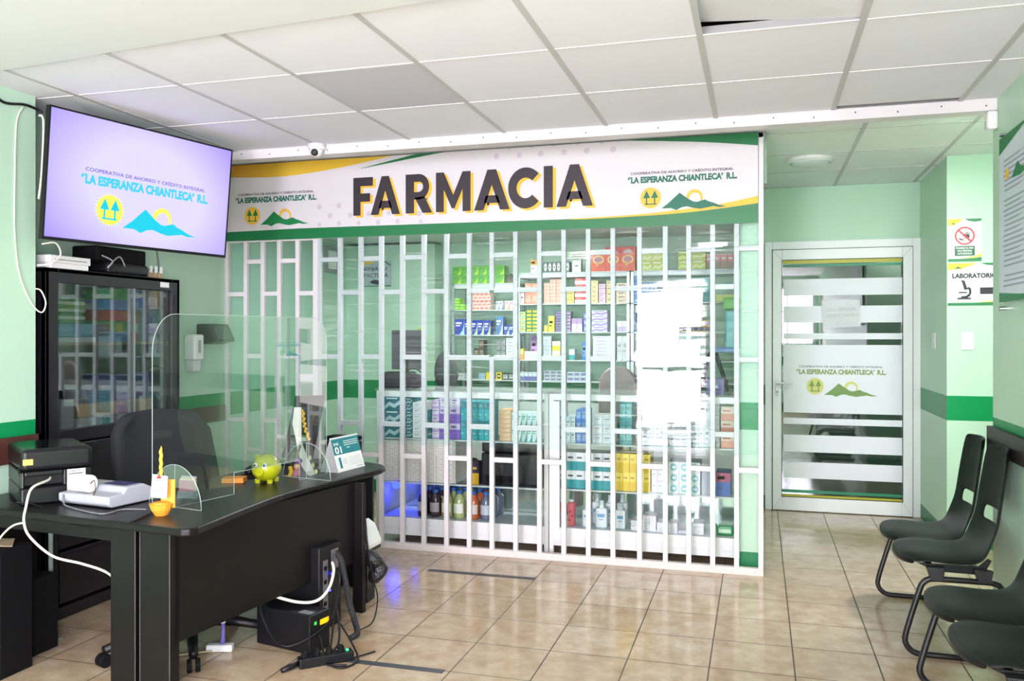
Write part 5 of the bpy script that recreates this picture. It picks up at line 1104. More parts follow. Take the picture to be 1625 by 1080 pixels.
PS = thing('power_strip', 'black power strip with green light lying on the tiles', 'power strip', (-1.93, 3.5, 0))
Ms = rotz(.75, (-1.9, 3.51, 0))
MB().box(-.13, .12, -.028, .028, .001, .045, Ms).build('casing', BLACK_PL, PS, bevel=.005)
for k in range(4): MB().lathe([(.016, .0), (.016, .02), (.008, .03)], Ms @ Vector((-.1 + .055 * k, 0, .045)), 10).build('plug', BLACK_MAT, PS)
MB().box(.09, .1, -.006, .006, .045, .049, Ms).build('led', mat('green LED bright', (60, 220, 120), .4, emit=(40, 230, 110), es=4), PS)
MB().tube([Ms @ Vector((-.13, 0, .022)), Ms @ Vector((-.17, -.012, .016)), Ms @ Vector((-.21, -.03, .014))], [.012, .013, .011], 8).build('plug', BLACK_PL, PS, smooth=True)
AD = thing('power_adapter', 'white power adapter with purple plug lying on the tiles', 'adapter', (-2.46, 3.5, 0))
Ma = rotz(.3, (-2.46, 3.5, 0))
MB().box(-.062, .062, -.02, .025, .001, .035, Ma).build('casing', WHITE_PL, AD, bevel=.008, seg=3)
MB().tube([Ma @ Vector((.01, .01, .035)), Ma @ Vector((.012, .01, .075)), Ma @ Vector((.012, .012, .13))], [.014, .009, .009], 8).build('purple_plug', mat('purple plastic', (120, 108, 190), .45), AD, smooth=True)
MB().tube([Ma @ Vector((.012, .012, .13)), Ma @ Vector((.005, .02, .17))], .012, 8).build('plug_head', WHITE_PL, AD)
# white device and black bag beyond the desk leg
t = thing('label_printer', 'white angular device behind the desk leg, above the black bag', 'printer', (-2.1, 4.37, .29))
MB().prism([(-2.17, 4.34, .305), (-2.085, 4.34, .305), (-2.085, 4.34, .33), (-2.125, 4.34, .42), (-2.17, 4.34, .45)], (0, .16, 0)).build('casing', WHITE_PL, t, bevel=.006)
MB().prism([(-2.1265, 4.339, .34), (-2.1, 4.339, .345), (-2.13, 4.339, .405), (-2.15, 4.339, .41)], (0, -.001, 0)).build('opening', BLACK_MAT, t)
t = thing('small_stand', 'low black stand carrying the white device beside the desk leg', 'stand', (-2.13, 4.42, 0))
MB().box(-2.2, -2.09, 4.33, 4.5, .285, .304).build('top_plate', BLACK_PL, t)
MB().box(-2.18, -2.11, 4.36, 4.46, 0, .285).build('column', BLACK_PL, t)
bm_ = MB().ball((-2.04, 4.3, .26), .055, 12, sc=(1, .9, 1.1)).ball((-2.02, 4.3, .2), .05, 12, sc=(1, .8, 1.3))
t = thing('plastic_bag', 'crumpled black plastic bag hanging at the desk leg', 'bag', (-2.03, 4.3, .1))
MB().add([(v.x + .012 * math.sin(41 * v.z + 7 * v.x), v.y + .012 * math.sin(37 * v.z), v.z) for v in bm_.v], bm_.f).tube([(-2.05, 4.25, .29), (-2.058, 4.23, .5)], .006, 6).build('bag_film', mat('black bag film', (24, 24, 27), .28, bump=1, nscale=60), t, smooth=True)
# dark bin, tower and pole under the near end
t = thing('document_box', 'black upright box with torn paper on top under the desk end', 'box', (-3.33, 3.06, 0))
MB().box(-3.5, -3.165, 2.93, 3.105, .001, .565).build('casing', BLACK_MAT, t, bevel=.006)
mb = MB(); mb.poly([(-3.42, 2.95, .571), (-3.25, 2.94, .578), (-3.17, 3.0, .569), (-3.24, 3.08, .58), (-3.44, 3.06, .57)]); mb.build('torn_paper', mat('kraft paper', (150, 132, 106), .8), t, solid=.004)
tag(MB().box(-3.46, -3.25, 3.16, 3.34, .001, .36).build('small_tower', BLACK_MAT, bevel=.006), 'low black case standing behind the black upright box', 'computer')
tag(MB().tube([(-3.345, 3.39, .01), (-3.345, 3.39, .7)], .011, 10).box(-3.385, -3.305, 3.36, 3.42, 0, .012).build('desk_pole', mat('green-grey tube', (128, 146, 134), .4)), 'thin green-grey tube under the desk end', 'pole')
# black tape on the tiles
for (a, b, lb) in (((-2.032, 5.085), (-1.325, 5.085), 'strip of black tape on the floor before the grille'), ((-1.92, 3.565), (-1.35, 3.565), 'strip of black tape on the floor beside the power strip')):
    tag(MB().box(a[0], b[0], a[1] - .022, a[1] + .022, 0, .0012).build('floor_tape', mat('grey black tape', (62, 64, 68), .5)), lb, 'tape')

# ================================================================== television
TV = thing('television', 'large wall television showing the cooperative name on lavender', 'television', (-3.2, 4.0, 2.2))
k_ = 1.18 / 1.22; BL_ = O0 + (Vector((-3.539, 3.529, 1.998)) - O0) * k_; yw, ti = .2149, .0949
wv_ = Vector((math.sin(yw), math.cos(yw), 0)); nv_ = Vector((math.cos(yw), -math.sin(yw), 0)); uv_ = Vector((0, 0, math.cos(ti))) + nv_ * math.sin(ti)
TW, TH = 1.18, 1.18 * .5625
tf = Frame(BL_, wv_, uv_)
tf.slab(mb := MB(), [(0, 0), (TW, 0), (TW, TH), (0, TH)], -.03, -.002); mb.build('casing', BLACK_PL, TV, bevel=.003)
mb = MB(); bz_ = .009
for q_ in ((0, TW, 0, .016), (0, TW, TH - bz_, TH), (0, bz_, .016, TH - bz_), (TW - bz_, TW, .016, TH - bz_)): tf.slab(mb, [(q_[0], q_[2]), (q_[1], q_[2]), (q_[1], q_[3]), (q_[0], q_[3])], -.002, .002)
mb.build('bezel', BLACK_PL, TV)
sm = bpy.data.materials.new('television picture'); sm.use_nodes = True; nt = sm.node_tree; b = nt.nodes['Principled BSDF']
tcn = nt.nodes.new('ShaderNodeTexCoord'); mp = nt.nodes.new('ShaderNodeMapping'); mp.inputs['Location'].default_value = (-.52, -.5, -.47); nt.links.new(tcn.outputs['Generated'], mp.inputs[0])
ln = nt.nodes.new('ShaderNodeVectorMath'); ln.operation = 'LENGTH'; nt.links.new(mp.outputs[0], ln.inputs[0])
cr = nt.nodes.new('ShaderNodeValToRGB'); nt.links.new(ln.outputs['Value'], cr.inputs[0])
cr.color_ramp.elements[0].position = .4; cr.color_ramp.elements[0].color = lin((208, 202, 252)); cr.color_ramp.elements[1].position = .98; cr.color_ramp.elements[1].color = lin((140, 112, 255))
b.inputs['Base Color'].default_value = lin((20, 20, 24)); b.inputs['Roughness'].default_value = .25
nt.links.new(cr.outputs[0], b.inputs['Emission Color']); TVE = .56; b.inputs['Emission Strength'].default_value = TVE
mb = MB(); tf.quad(mb, bz_, TW - bz_, .016, TH - bz_, -.0005); mb.build('screen', sm, TV)
em = lambda n, c: mat(n, (10, 10, 10), .3, emit=c, es=TVE)
logo('logo', tf, TW * .51, TH * .5, TW * .70, TV, em('screen violet', (120, 100, 190)), em('screen cyan', (60, 196, 232)), em('screen yellow', (240, 240, 90)), em('screen aqua', (0, 196, 222)), off=.0015)
mid = tf.pt(TW * .5, TH * .45, -.03)
MB().tube([mid, Vector((XL + .035, mid.y + .1, mid.z))], .03, 8).box(XL + .002, XL + .02, mid.y - .1, mid.y + .3, mid.z - .15, mid.z + .15).build('wall_bracket', BLACK_MAT, TV)
# ================================================================== cabinet under the television
CB = thing('black_cabinet', 'tall black metal cabinet with sliding glass doors and drawers', 'cabinet', (-3.7, 4.1, 0))
CX0, CX1, CYa, CYb, CZt = XL, -3.546, 3.56, 4.62, 1.855
MET = mat('black cabinet metal', (22, 19, 24), .42)
MB().box(CX0, CX1, CYa, CYa + .02, 0, CZt).box(CX0, CX1, CYb - .02, CYb, 0, CZt).box(CX0, CX0 + .015, CYa, CYb, 0, CZt).box(CX0, CX1, CYa, CYb, CZt - .02, CZt).box(CX0, CX1, CYa, CYb, 0, .06).box(CX0, CX1 - .02, CYa, CYb, .965, .985).build('carcass', MET, CB)
MB().box(CX1 - .03, CX1, CYa, CYa + .085, 0, CZt).box(CX1 - .03, CX1, CYb - .07, CYb, 0, CZt).box(CX1 - .03, CX1, CYa + .085, CYb - .07, CZt - .075, CZt).box(CX1 - .03, CX1, CYa + .085, CYb - .07, .93, 1.0).build('front_frame', MET, CB, bevel=.003)
CABG = clear('cabinet glass', (.96, .98, .975), .7, .0)
ym_ = CYa + .085 + (CYb - CYa - .155) * .62
MB().box(CX1 - .012, CX1 - .008, CYa + .085, ym_ + .02, 1.0, CZt - .075).build('glass_door', CABG, CB)
MB().box(CX1 - .024, CX1 - .02, ym_ - .02, CYb - .07, 1.0, CZt - .075).build('glass_door', CABG, CB)
MB().box(CX1 - .013, CX1 - .006, ym_ + .014, ym_ + .022, 1.0, CZt - .075).build('door_edge', mat('edge grey', (130, 140, 140), .3), CB)
MB().box(CX0 + .015, CX1 - .04, CYa + .02, CYb - .02, 1.448, 1.462).build('shelf_board', mat('cabinet shelf', (150, 120, 90), .5), CB)
for z0, z1 in ((.66, .92), (.37, .64), (.08, .35)):
    d = MB().box(CX1 - .02, CX1 + .002, CYa + .09, CYb - .075, z0, z1).build('drawer', MET, CB, bevel=.004)
    MB().box(CX1 + .002, CX1 + .012, CYa + .12, CYb - .1, z1 - .03, z1 - .018).build('drawer_handle', MET, d)
MB().box(CX1, CX1 + .001, 4.44, 4.52, 1.8, 1.832).build('white_label', PAPER, CB)
def cab(y0, y1, z0, z1, c, label, dx=0.0, nm='document_box', cat='box', g=None):
    o = MB().box(CX1 - .22 - dx, CX1 - .035 - dx, y0, y1, z0, z1 - .001).build(nm, mat('stored box %d %d %d' % c, c, .5), bevel=.002); tag(o, label, cat, g)
zt2 = 1.463
for k in range(7): cab(3.66, 3.86 + .01 * (k % 2), zt2 + .105 + .02 * k, zt2 + .125 + .02 * k, ((40, 140, 70), (190, 206, 190))[k % 2], '%s notebook, %s from the bottom of the upper cabinet stack' % (('green', 'white')[k % 2], ORD[k]), nm='notebook', cat='notebook', g='notebooks in the cabinet')
cab(3.66, 3.95, zt2, zt2 + .03, (190, 200, 210), 'white flat folder at the bottom of the upper cabinet shelf', nm='folder', cat='folder')
cab(3.66, 3.93, zt2 + .031, zt2 + .104, (90, 150, 190), 'pale blue file box under the green notebooks', nm='file_box')
cab(3.97, 4.04, zt2, zt2 + .1, (40, 70, 120), 'small blue box beside the pale file box in the cabinet')
for j, (c, n) in enumerate((((60, 120, 180), 'blue'), ((40, 140, 60), 'green'), ((186, 40, 50), 'red'), ((70, 100, 190), 'bright blue'), ((50, 150, 50), 'leaf green'))):
    cab(4.06, 4.21, zt2 + .062 * j, zt2 + .062 * (j + 1), c, '%s box, %s from the bottom of the tall cabinet stack' % (n, ORD[j]), g='boxes stacked in the cabinet')
for j, (c, n) in enumerate((((186, 40, 50), 'red'), ((170, 180, 190), 'white'), ((190, 50, 60), 'crimson'), ((120, 50, 60), 'dark red'))):
    cab(4.215, 4.29, zt2 + .055 * j, zt2 + .055 * (j + 1), c, '%s narrow box, %s up, beside the tall cabinet stack' % (n, ORD[j]), g='narrow boxes stacked in the cabinet')
for j in range(5): cab(4.33, 4.46, zt2 + .055 * j, zt2 + .055 * (j + 1), (70 + 8 * j, 80 + 6 * j, 120 + 8 * j), 'blue-grey box, %s from the bottom behind the second glass door' % ORD[j], g='blue-grey boxes in the cabinet')
zt3 = .987
cab(3.70, 3.79, zt3, zt3 + .17, (190, 192, 196), 'white upright carton on the lower cabinet shelf')
cab(3.81, 4.0, zt3, zt3 + .06, (180, 184, 190), 'flat white package on the lower cabinet shelf', nm='package', cat='package')
cab(3.84, 4.42, zt3 + .062, zt3 + .135, (196, 160, 116), 'thick tan bundle of papers on the lower cabinet shelf', nm='paper_bundle', cat='papers')
cab(4.02, 4.4, zt3, zt3 + .061, (60, 60, 70), 'dark flat case under the tan paper bundle', nm='flat_case', cat='case')
for j, (y0, y1) in enumerate(((3.9, 4.06), (4.065, 4.24), (4.245, 4.41))):
    cab(y0, y1, zt3 + .136, zt3 + .215, (60, 66, 130), 'navy and yellow printed carton, lower layer, %s on the paper bundle' % ORD[j], g='navy cartons in the cabinet')
    if j: cab(y0, y1, zt3 + .216, zt3 + .29, (66, 72, 140), 'navy and yellow printed carton, upper layer, %s on the paper bundle' % ORD[j], g='navy cartons in the cabinet')
    mb = MB().box(CX1 - .0495, CX1 - .048, y0 + .1, y0 + .14, zt3 + .15, zt3 + .2)
cab(3.66, 4.5, zt3 + .30, zt3 + .41, (46, 46, 54), 'dark row of binders on the lower cabinet shelf', .03, 'binder_row', 'binders') if False else None
# on the cabinet
t = thing('network_router', 'white flat router on top of the black cabinet', 'router', (-3.62, 3.74, CZt))
MB().box(-3.78, -3.55, 3.6, 3.86, CZt + .001, CZt + .03).box(-3.79, -3.545, 3.59, 3.87, CZt + .03, CZt + .07).build('casing', WHITE_PL, t, bevel=.004)
MB().box(-3.545, -3.544, 3.62, 3.84, CZt + .045, CZt + .05).build('seam', mat('grey seam', (150, 150, 150), .6), t)
t = thing('video_recorder', 'black recorder under tangled leads on top of the cabinet', 'recorder', (-3.65, 4.15, CZt))
MB().box(-3.78, -3.56, 4.02, 4.36, CZt + .001, CZt + .07).build('casing', BLACK_PL, t, bevel=.02, seg=3)
MB().box(-3.78, -3.6, 3.98, 4.38, CZt + .07, CZt + .16).build('upper_unit', BLACK_MAT, t, bevel=.01)
MB().tube(smooth_path([(-3.57, 3.98, CZt + .1), (-3.54, 4.03, CZt + .07), (-3.55, 4.0, CZt + .03), (-3.54, 4.08, CZt + .1), (-3.55, 4.14, CZt + .05)], 5), .004, 6).build('grey_lead', mat('grey lead', (150, 150, 150), .5), t, smooth=True)
for k, y in enumerate((4.41, 4.455, 4.5)):
    t = thing('padlock', ('brass padlock with white tag, next to the recorder', 'middle padlock with white tag on the cabinet top', 'padlock with white tag at the cabinet end')[k], 'padlock', (-3.6, y, CZt), 'padlocks on the cabinet', world=False)
    MB().box(-.01, .01, -.018, .018, .001, .04).build('lock_body', mat('tan body', (176, 150, 116), .5), t, bevel=.004)
    MB().tube(arc((0, 0, .04), .014, 0, math.pi, 10, (0, 1, 0)), .0035, 6).build('shackle', CHROME, t, smooth=True)
    MB().box(.011, .013, -.012, .012, .035, .075).build('tag', PAPER, t)
# left wall fittings
t = thing('soap_dispenser', 'white sanitiser dispenser on the wall beside the cabinet', 'dispenser', (XL, 5.12, 1.24))
MB().box(XL, XL + .09, 5.06, 5.17, 1.33, 1.51).build('casing', WHITE_PL, t, bevel=.015, seg=3)
MB().box(XL, XL + .075, 5.075, 5.155, 1.25, 1.33).build('nozzle_cover', mat('pale grey plastic', (206, 210, 208), .4), t, bevel=.008)
MB().box(XL + .09, XL + .092, 5.1, 5.13, 1.38, 1.47).build('level_window', mat('grey window', (150, 160, 158), .3), t)
t = thing('time_clock', 'black wedge-shaped time clock on the wall before the gate', 'clock', (XL, 5.27, 1.44))
MB().prism([(XL, 5.2, 1.44), (XL + .05, 5.2, 1.44), (XL + .16, 5.2, 1.46), (XL + .1, 5.2, 1.585), (XL, 5.2, 1.585)], (0, .24, 0)).build('casing', BLACK_PL, t, bevel=.008)
MB().prism([(XL + .1585, 5.23, 1.475), (XL + .1585, 5.4, 1.475), (XL + .11, 5.4, 1.57), (XL + .11, 5.23, 1.57)], (.002, 0, .001)).build('keypad', mat('keypad grey', (60, 66, 66), .4), t)
cable('wall_wire', [(XL + .006, 4.75, 2.15), (XL + .006, 4.8, 1.95), (XL + .006, 4.72, 1.8), (XL + .006, 4.7, 1.6)], .004, mat('grey lead', (150, 150, 150), .5), 'thin grey wire running down the wall from the television')
cable('pilaster_cable', [(-3.54, 3.05, ZC - .03), (-3.54, 3.2, 2.68), (-3.54, 3.3, 2.64), (-3.54, 3.42, 2.66), (-3.535, 3.49, 2.655), (-3.52, 3.515, 2.64)], .007, BLACK_PL, 'black cable along the top of the near green pillar')
cable('pilaster_wire', [(-3.545, 3.515, 2.63), (-3.53, 3.53, 2.6), (-3.535, 3.525, 2.35), (-3.54, 3.51, 2.2)], .006, CREAM_PL, 'white cable at the pillar corner beside the television')
cable('pilaster_wire', [(-3.545, 3.42, 2.65), (-3.545, 3.38, 2.56), (-3.545, 3.37, 2.3), (-3.545, 3.37, 2.0), (-3.545, 3.4, 1.8), (-3.54, 3.47, 1.66), (-3.53, 3.52, 1.62), (-3.52, 3.535, 1.67), (-3.53, 3.515, 1.73), (-3.54, 3.49, 1.74)], .0038, CREAM_PL, 'thin white wire hanging down the green pillar in a loop')
cable('loop_wire', [(-3.54, 3.5, 1.86), (-3.5, 3.54, 1.87), (-3.49, 3.6, 1.92), (-3.5, 3.58, 1.98), (-3.53, 3.52, 1.97)], .0045, CREAM_PL, 'white loop of wire before the router')

# ================================================================== small fittings by the ceiling
t = thing('security_camera', 'white dome security camera under the painted ceiling board', 'camera', (-2.7, 4.85, 2.68))
MB().lathe([(.052, 0), (.055, -.02), (.05, -.034), (.04, -.04)], (-2.7, 4.85, ZC - .004), 20).build('mount', WHITE_PL, t, smooth=False)
MB().ball((-2.7, 4.85, 2.675), .042, 16).build('ball_housing', WHITE_PL, t, smooth=True)
MB().lathe([(.022, 0), (.022, .01), (.014, .014)], Vector((-2.7, 4.85, 2.668)) + Vector((.2, -.9, -.25)).normalized() * .034, 16, Vector((.2, -.9, -.25)).to_track_quat('Z', 'Y').to_matrix()).build('lens', BLACK_PL, t)
t = thing('motion_sensor', 'white motion sensor at the corner of the side wall', 'sensor', (XR, 4.9, 2.56))
MB().box(XR - .05, XR, 4.87, 4.945, 2.56, 2.655).build('casing', WHITE_PL, t, bevel=.012, seg=3)
MB().box(XR - .052, XR - .05, 4.885, 4.93, 2.57, 2.61).build('lens', mat('sensor lens', (214, 216, 218), .25), t)

# ================================================================== signs and switches by the laboratory
LY = 6.66
def wall_sign(name, label, x0, x1, z0, z1):
    t = thing(name, label, 'sign', ((x0 + x1) / 2, LY, z0)); MB().box(x0, x1, LY - .006, LY, z0, z1).build('panel', PAPER, t); f = Frame((x0, LY - .006, z0), (1, 0, 0), (0, 0, 1))
    W2, H2 = x1 - x0, z1 - z0; mb = MB()
    mb.mi(0).poly([f.pt(a * W2, b * H2, .0008) for a, b in ((0, .84), (.2, .86), (.36, .94), (.45, 1), (0, 1))])
    mb.mi(1).poly([f.pt(a * W2, b * H2, .0012) for a, b in ((.1, .87), (.16, .92), (.2, .89), (.26, .88))])
    mb.build('corner_print', [YEL_PRINT, GREEN_PRINT], t)
    MB().poly([f.pt(a * W2, b * H2, .0008) for a, b in ((.5, 1), (.6, .95), (.8, .92), (1, .94), (1, 1))]).build('upper_border', GREEN_PRINT, t)
    mb = MB().mi(0).poly([f.pt(a * W2, b * H2, .001) for a, b in ((0, 0), (1, 0), (1, .1), (.8, .075), (.4, .06), (0, .06))])
    mb.mi(1).poly([f.pt(a * W2, b * H2, .0008) for a, b in ((.4, .065), (.8, .08), (1, .11), (1, .19), (.8, .12), (.5, .08))])
    mb.build('lower_border', [GREEN_PRINT, YEL_PRINT], t)
    return t, f, W2, H2
INK = mat('sign ink', (38, 34, 48), .5); RED = mat('sign red', (206, 44, 60), .5)
t, f, W2, H2 = wall_sign('prohibition_sign', 'white sign with red no-entry hand symbol, upper of the two', 1.292, 1.505, 2.025, 2.325)
mb = MB().mi(0); c = (.5 * W2, .6 * H2); ro, ri = .3 * W2, .25 * W2
for k in range(28):
    a0_, a1_ = 2 * math.pi * k / 28, 2 * math.pi * (k + 1) / 28
    mb.poly([f.pt(c[0] + r * math.cos(a), c[1] + r * math.sin(a), .001) for r, a in ((ro, a0_), (ro, a1_), (ri, a1_), (ri, a0_))])
mb.mi(1); hx, hz = c[0] + .06 * W2, c[1] - .02 * W2
mb.poly([f.pt(hx + a * W2, hz + b * W2, .0008) for a, b in ((-.06, -.06), (.06, -.08), (.09, 0), (.07, .06), (-.05, .06))])
for a, l in ((-.05, .12), (-.015, .15), (.025, .15), (.06, .12)): mb.poly([f.pt(hx + (a - .014) * W2, hz + .05 * W2, .0008), f.pt(hx + (a + .014) * W2, hz + .05 * W2, .0008), f.pt(hx + (a * 1.3 + .012) * W2, hz + l * W2, .0008), f.pt(hx + (a * 1.3 - .012) * W2, hz + l * W2, .0008)])
mb.poly([f.pt(hx + a * W2, hz + b * W2, .0008) for a, b in ((-.06, -.02), (-.06, .03), (-.12, .05), (-.13, .03))])
mb.poly([f.pt(c[0] + a * W2, c[1] + b * W2, .0008) for a, b in ((-.2, -.06), (-.1, -.1), (-.02, -.12), (-.03, -.15), (-.14, -.14))])
mb.mi(0); d2 = ri * .72; mb.poly([f.pt(c[0] - d2 + .02 * W2, c[1] + d2 + .02 * W2, .0014), f.pt(c[0] - d2 - .02 * W2, c[1] + d2 - .02 * W2, .0014), f.pt(c[0] + d2 - .02 * W2, c[1] - d2 - .02 * W2, .0014), f.pt(c[0] + d2 + .02 * W2, c[1] - d2 + .02 * W2, .0014)])
mb.build('no_entry_symbol', [RED, INK], t)
mb = MB().mi(0); f.quad(mb, .2 * W2, .8 * W2, .13 * H2, .36 * H2, .001); mb.mi(1)
for k, s in enumerate(('PROHIBIDO EL PASO', 'SOLO PERSONAL', 'AUTORIZADO')): mb.text(s, f, W2 * (.24 if k == 0 else .28), H2 * (.29 - .065 * k), W2 * (.76 if k == 0 else .72), H2 * (.335 - .065 * k), .02, .0018)
mb.build('lettering', [mat('plate green', (20, 96, 66), .5), PAPER], t)
t, f, W2, H2 = wall_sign('laboratory_sign', 'white sign reading LABORATORIO with a black microscope', 1.29, 1.70, 1.715, 2.012)
mb = MB().mi(0).text('LABORATORIO', f, .07 * W2, .64 * H2, .76 * W2, .76 * H2, .05, .001)
def bl_(pts): mb.poly([f.pt(a * W2, b * H2, .001) for a, b in pts])
mb.build('lettering', [INK], t); mb = MB()
bl_(((.15, .14), (.36, .14), (.36, .18), (.15, .18))); bl_(((.2, .18), (.32, .18), (.3, .22), (.22, .22))); bl_(((.26, .2), (.34, .2), (.37, .3), (.36, .4), (.32, .44), (.3, .4), (.33, .36), (.33, .28), (.3, .24)))
bl_(((.22, .56), (.27, .54), (.31, .38), (.26, .36))); bl_(((.21, .6), (.27, .58), (.27, .54), (.21, .56))); bl_(((.17, .29), (.3, .29), (.3, .32), (.17, .32)))
mb.box(0, 0, 0, 0, 0, 0) if False else None
mb.build('microscope_print', [INK], t); mb = MB()
bl_(((.5, .26), (.72, .26), (.72, .42), (.5, .42)))
mb.build('dark_panel', [INK], t)
t = thing('light_switch', 'white light switch under the LABORATORIO sign', 'switch', (1.416, LY, 1.4))
MB().box(1.377, 1.456, LY - .008, LY, 1.4, 1.525).build('wall_plate', WHITE_PL, t, bevel=.003)
MB().box(1.398, 1.436, LY - .012, LY - .008, 1.447, 1.473).build('rocker', mat('rocker', (212, 218, 214), .4), t)
t = thing('light_switch', 'narrow white light switch on the return wall beside the door', 'switch', (1.285, 7.11, 1.4))
MB().box(1.277, 1.285, 7.05, 7.17, 1.4, 1.525).build('wall_plate', WHITE_PL, t, bevel=.003)
MB().box(1.273, 1.277, 7.09, 7.13, 1.45, 1.475).build('rocker', mat('rocker', (212, 218, 214), .4), t)
# notice in a plastic sleeve on the door
dn = lambda u, v: atY(u, v, YD - .05)
a, b, c, d = dn(1304, 476), dn(1365, 475), dn(1365, 518), dn(1306, 520)
t = thing('door_notice', 'paper notice in a crinkled plastic sleeve on the glass door', 'notice', tuple((c + d) / 2))
MB().poly([d, c, b, a]).build('sheet', mat('greyish paper', (196, 204, 204), .7), t, solid=.001)
nf = Frame(d, (c - d), (a - d)); Wn, Hn = (c - d).length, (a - d).length
mb = MB().text('SOLO PERSONAL', nf, .12 * Wn, .58 * Hn, .94 * Wn, .7 * Hn, 0, .001).text('ADMINISTRATIVO', nf, .12 * Wn, .36 * Hn, .96 * Wn, .48 * Hn, 0, .001); mb.build('lettering', mat('faint ink', (120, 130, 132), .6), t)
vs = []; n = 16
for j in range(n + 1):
    for i in range(n + 1): x, z = i / n, j / n; vs.append(nf.pt(Wn * (x * 1.04 - .02), Hn * (z * 1.04 - .02), .004 + .0018 * math.sin(13 * x + 9 * z) + .0012 * math.sin(31 * x - 22 * z)))
MB().add(vs, [(j * (n + 1) + i, j * (n + 1) + i + 1, (j + 1) * (n + 1) + i + 1, (j + 1) * (n + 1) + i) for j in range(n) for i in range(n)]).build('plastic_sleeve', clear('crinkled sleeve', (.97, .99, .99), 1.6, .06, haze=.08, rough=.1, bump=.8, bscale=(30, 1, 30)), t, smooth=True)
# acrylic poster on the side wall
y0, y1, z0, z1 = 3.55, 4.75, 1.665, 2.475
t = thing('wall_poster', 'white poster with green curves held off the wall by steel pins', 'poster', (XR, (y0 + y1) / 2, z0))
MB().box(XR - .026, XR - .02, y0, y1, z0, z1).build('panel', mat('poster paper', (206, 218, 226), .3), t)
pf = Frame((XR - .026, y1, z0), (0, -1, 0), (0, 0, 1)); W2, H2 = y1 - y0, z1 - z0; mb = MB().mi(0)
pl = lambda pts, o=.001: mb.poly([pf.pt(a * W2, b * H2, o) for a, b in pts])
pl(((0, .9), (.12, .93), (.35, .985), (.4, 1), (0, 1))); pl(((0, 0), (1, 0), (1, .03), (.3, .035), (0, .06))); mb.mi(1)
rn = random.Random(9)
for k in range(26):
    zz = .84 - .03 * k
    for x0_ in (.05, .5):
        if rn.random() < .8: pl(((x0_ + rn.uniform(0, .05), zz), (x0_ + rn.uniform(.18, .42), zz), (x0_ + .3, zz + .011), (x0_ + .02, zz + .011)))
mb.mi(2).poly([pf.pt(.12 * W2 + .03 * math.cos(a_), .76 * H2 + .03 * math.sin(a_), .0014) for a_ in [2 * math.pi * q_ / 16 for q_ in range(16)]]); mb.mi(0); pl(((.18, .72), (.26, .8), (.3, .76), (.4, .73), (.3, .71)), .0015)
mb.build('poster_print', [GREEN_PRINT, mat('poster ink', (150, 164, 176), .6), YEL_PRINT], t)
for y in (y0 + .04, y1 - .02):
    for z in (z0 - .03, z1 + .02): MB().lathe([(.011, 0), (.011, .03), (.006, .033)], (XR, y, z), 14, Matrix.Rotation(-math.pi / 2, 3, 'Y')).build('standoff_pin', CHROME, t)

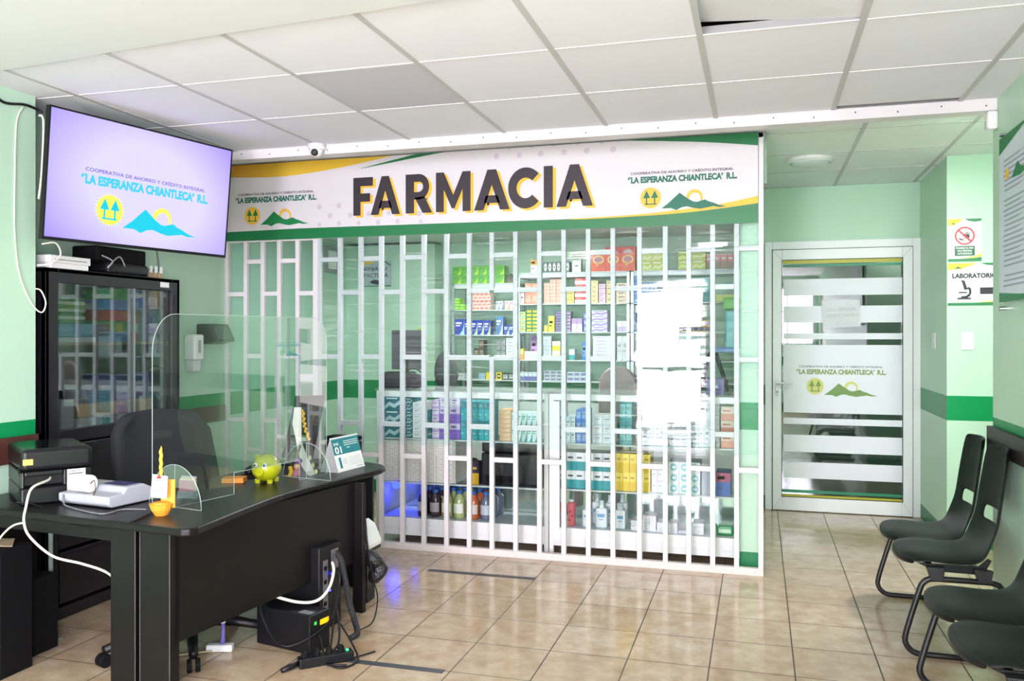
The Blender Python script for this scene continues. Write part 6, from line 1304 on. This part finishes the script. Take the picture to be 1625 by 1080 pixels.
# ================================================================== waiting benches
SHELL = mat('dark green-black plastic', (11, 17, 15), .4, spec=.25, bump=.2, nscale=500); TUBE = mat('black steel tube', (24, 23, 25), .35)
def seat_shell(parent, yc):
    """moulded shell: seat, sweep and backrest in one, with a slot between them"""
    prof = [(0, .425), (-.012, .442), (.0, .458), (.03, .466), (.1, .468), (.2, .46), (.29, .462), (.345, .485), (.38, .53), (.405, .6), (.415, .66), (.422, .72), (.434, .8), (.446, .88), (.456, .945), (.46, .965)]
    half = [.205, .212, .218, .222, .225, .226, .225, .222, .216, .208, .203, .2, .196, .19, .178, .15]
    n = 12; vs = []; fs = []
    for k, ((x, z), hw_) in enumerate(zip(prof, half)):
        for i in range(n + 1):
            s = 2 * i / n - 1; rim = abs(s) ** 4
            seatk = k <= 7
            dz = -.03 * rim * (1 if seatk and k > 1 else 0) + (.012 * (1 - s * s) * -1 if seatk else 0)
            dx = (-.012 * abs(s) ** 3 if not seatk else 0.0) + (.05 * abs(s) ** 3 if k < 4 else .02 * rim if k < 5 else 0)
            vs.append(Vector((.665 + x + dx + (.0 if seatk else .03 * (1 - s * s)), yc + hw_ * s, z + dz)))
    for k in range(len(prof) - 1):
        for i in range(n):
            if k == 9 and 2 <= i <= n - 3: continue
            a = k * (n + 1) + i; fs.append((a, a + 1, a + n + 2, a + n + 1))
    o = MB().add(vs, fs).build('seat_shell', SHELL, parent, smooth=True)
    d = o.modifiers.new('solid', 'SOLIDIFY'); d.thickness = .012; d.offset = -1
    d = o.modifiers.new('sub', 'SUBSURF'); d.levels = 1; d.render_levels = 2
    # side flange under the seat
    for s in (-1, 1):
        y = yc + s * .2
        MB().prism([(.72, y, .43), (.98, y, .43), (1.02, y, .47), (1.035, y, .46), (1.0, y, .392), (.8, y, .395)], (0, .012 * s, 0)).build('side_rib', SHELL, o, bevel=.003)
        for x in (.83, .97): MB().lathe([(.006, 0), (.006, .004)], (x, y + .012 * s, .41), 10, Matrix.Rotation(-s * math.pi / 2, 3, 'X')).build('screw', CHROME, o)
def bench(y0, y1, label):
    t = thing('waiting_bench', label, 'bench', (.9, (y0 + y1) / 2, 0), 'two-seat waiting benches')
    for y in (y0, y1):
        R_ = .075; pts = [Vector((1.09, y, .365)), Vector((.8, y, .365))]
        pts = [Vector((1.08, y, .33)), Vector((1.055, y, .36)), Vector((1.02, y, .37)), Vector((.8, y, .37))] + [Vector((.785 - .06 * math.sin(a), y, .31 + .06 * math.cos(a))) for a in [math.pi / 2 * k / 6 for k in range(1, 6)]]
        pts += [Vector((.69, y, .2)), Vector((.668, y, .12))] + [Vector((.728 - .068 * math.cos(a), y, .082 - .068 * math.sin(a))) for a in [math.pi / 2 * k / 6 for k in range(0, 7)]] + [Vector((.8, y, .0135)), Vector((1.12, y, .0135))]
        MB().tube(pts, .0135, 10).build('sled_leg', TUBE, t, smooth=True)
    for x in (.8, 1.0): MB().box(x - .015, x + .015, y0 - .01, y1 + .01, .372, .392).build('cross_beam', TUBE, t, bevel=.003)
    for yc in (y0 + (y1 - y0) * .26, y0 + (y1 - y0) * .745):
        seat_shell(t, yc)
    for y in (y0, y1):
        for x in (.8, 1.0): MB().prism([(x - .03, y - .02, .365), (x + .02, y - .02, .365), (x + .03, y - .02, .425), (x - .05, y - .02, .425)], (0, .04, 0)).build('bracket', TUBE, t, bevel=.003)
    return t
bench(4.35, 5.30, 'black two-seat bench by the corner, nearer to the glass door')
bench(3.02, 3.97, 'black two-seat bench nearer to the viewer, cut by the frame')
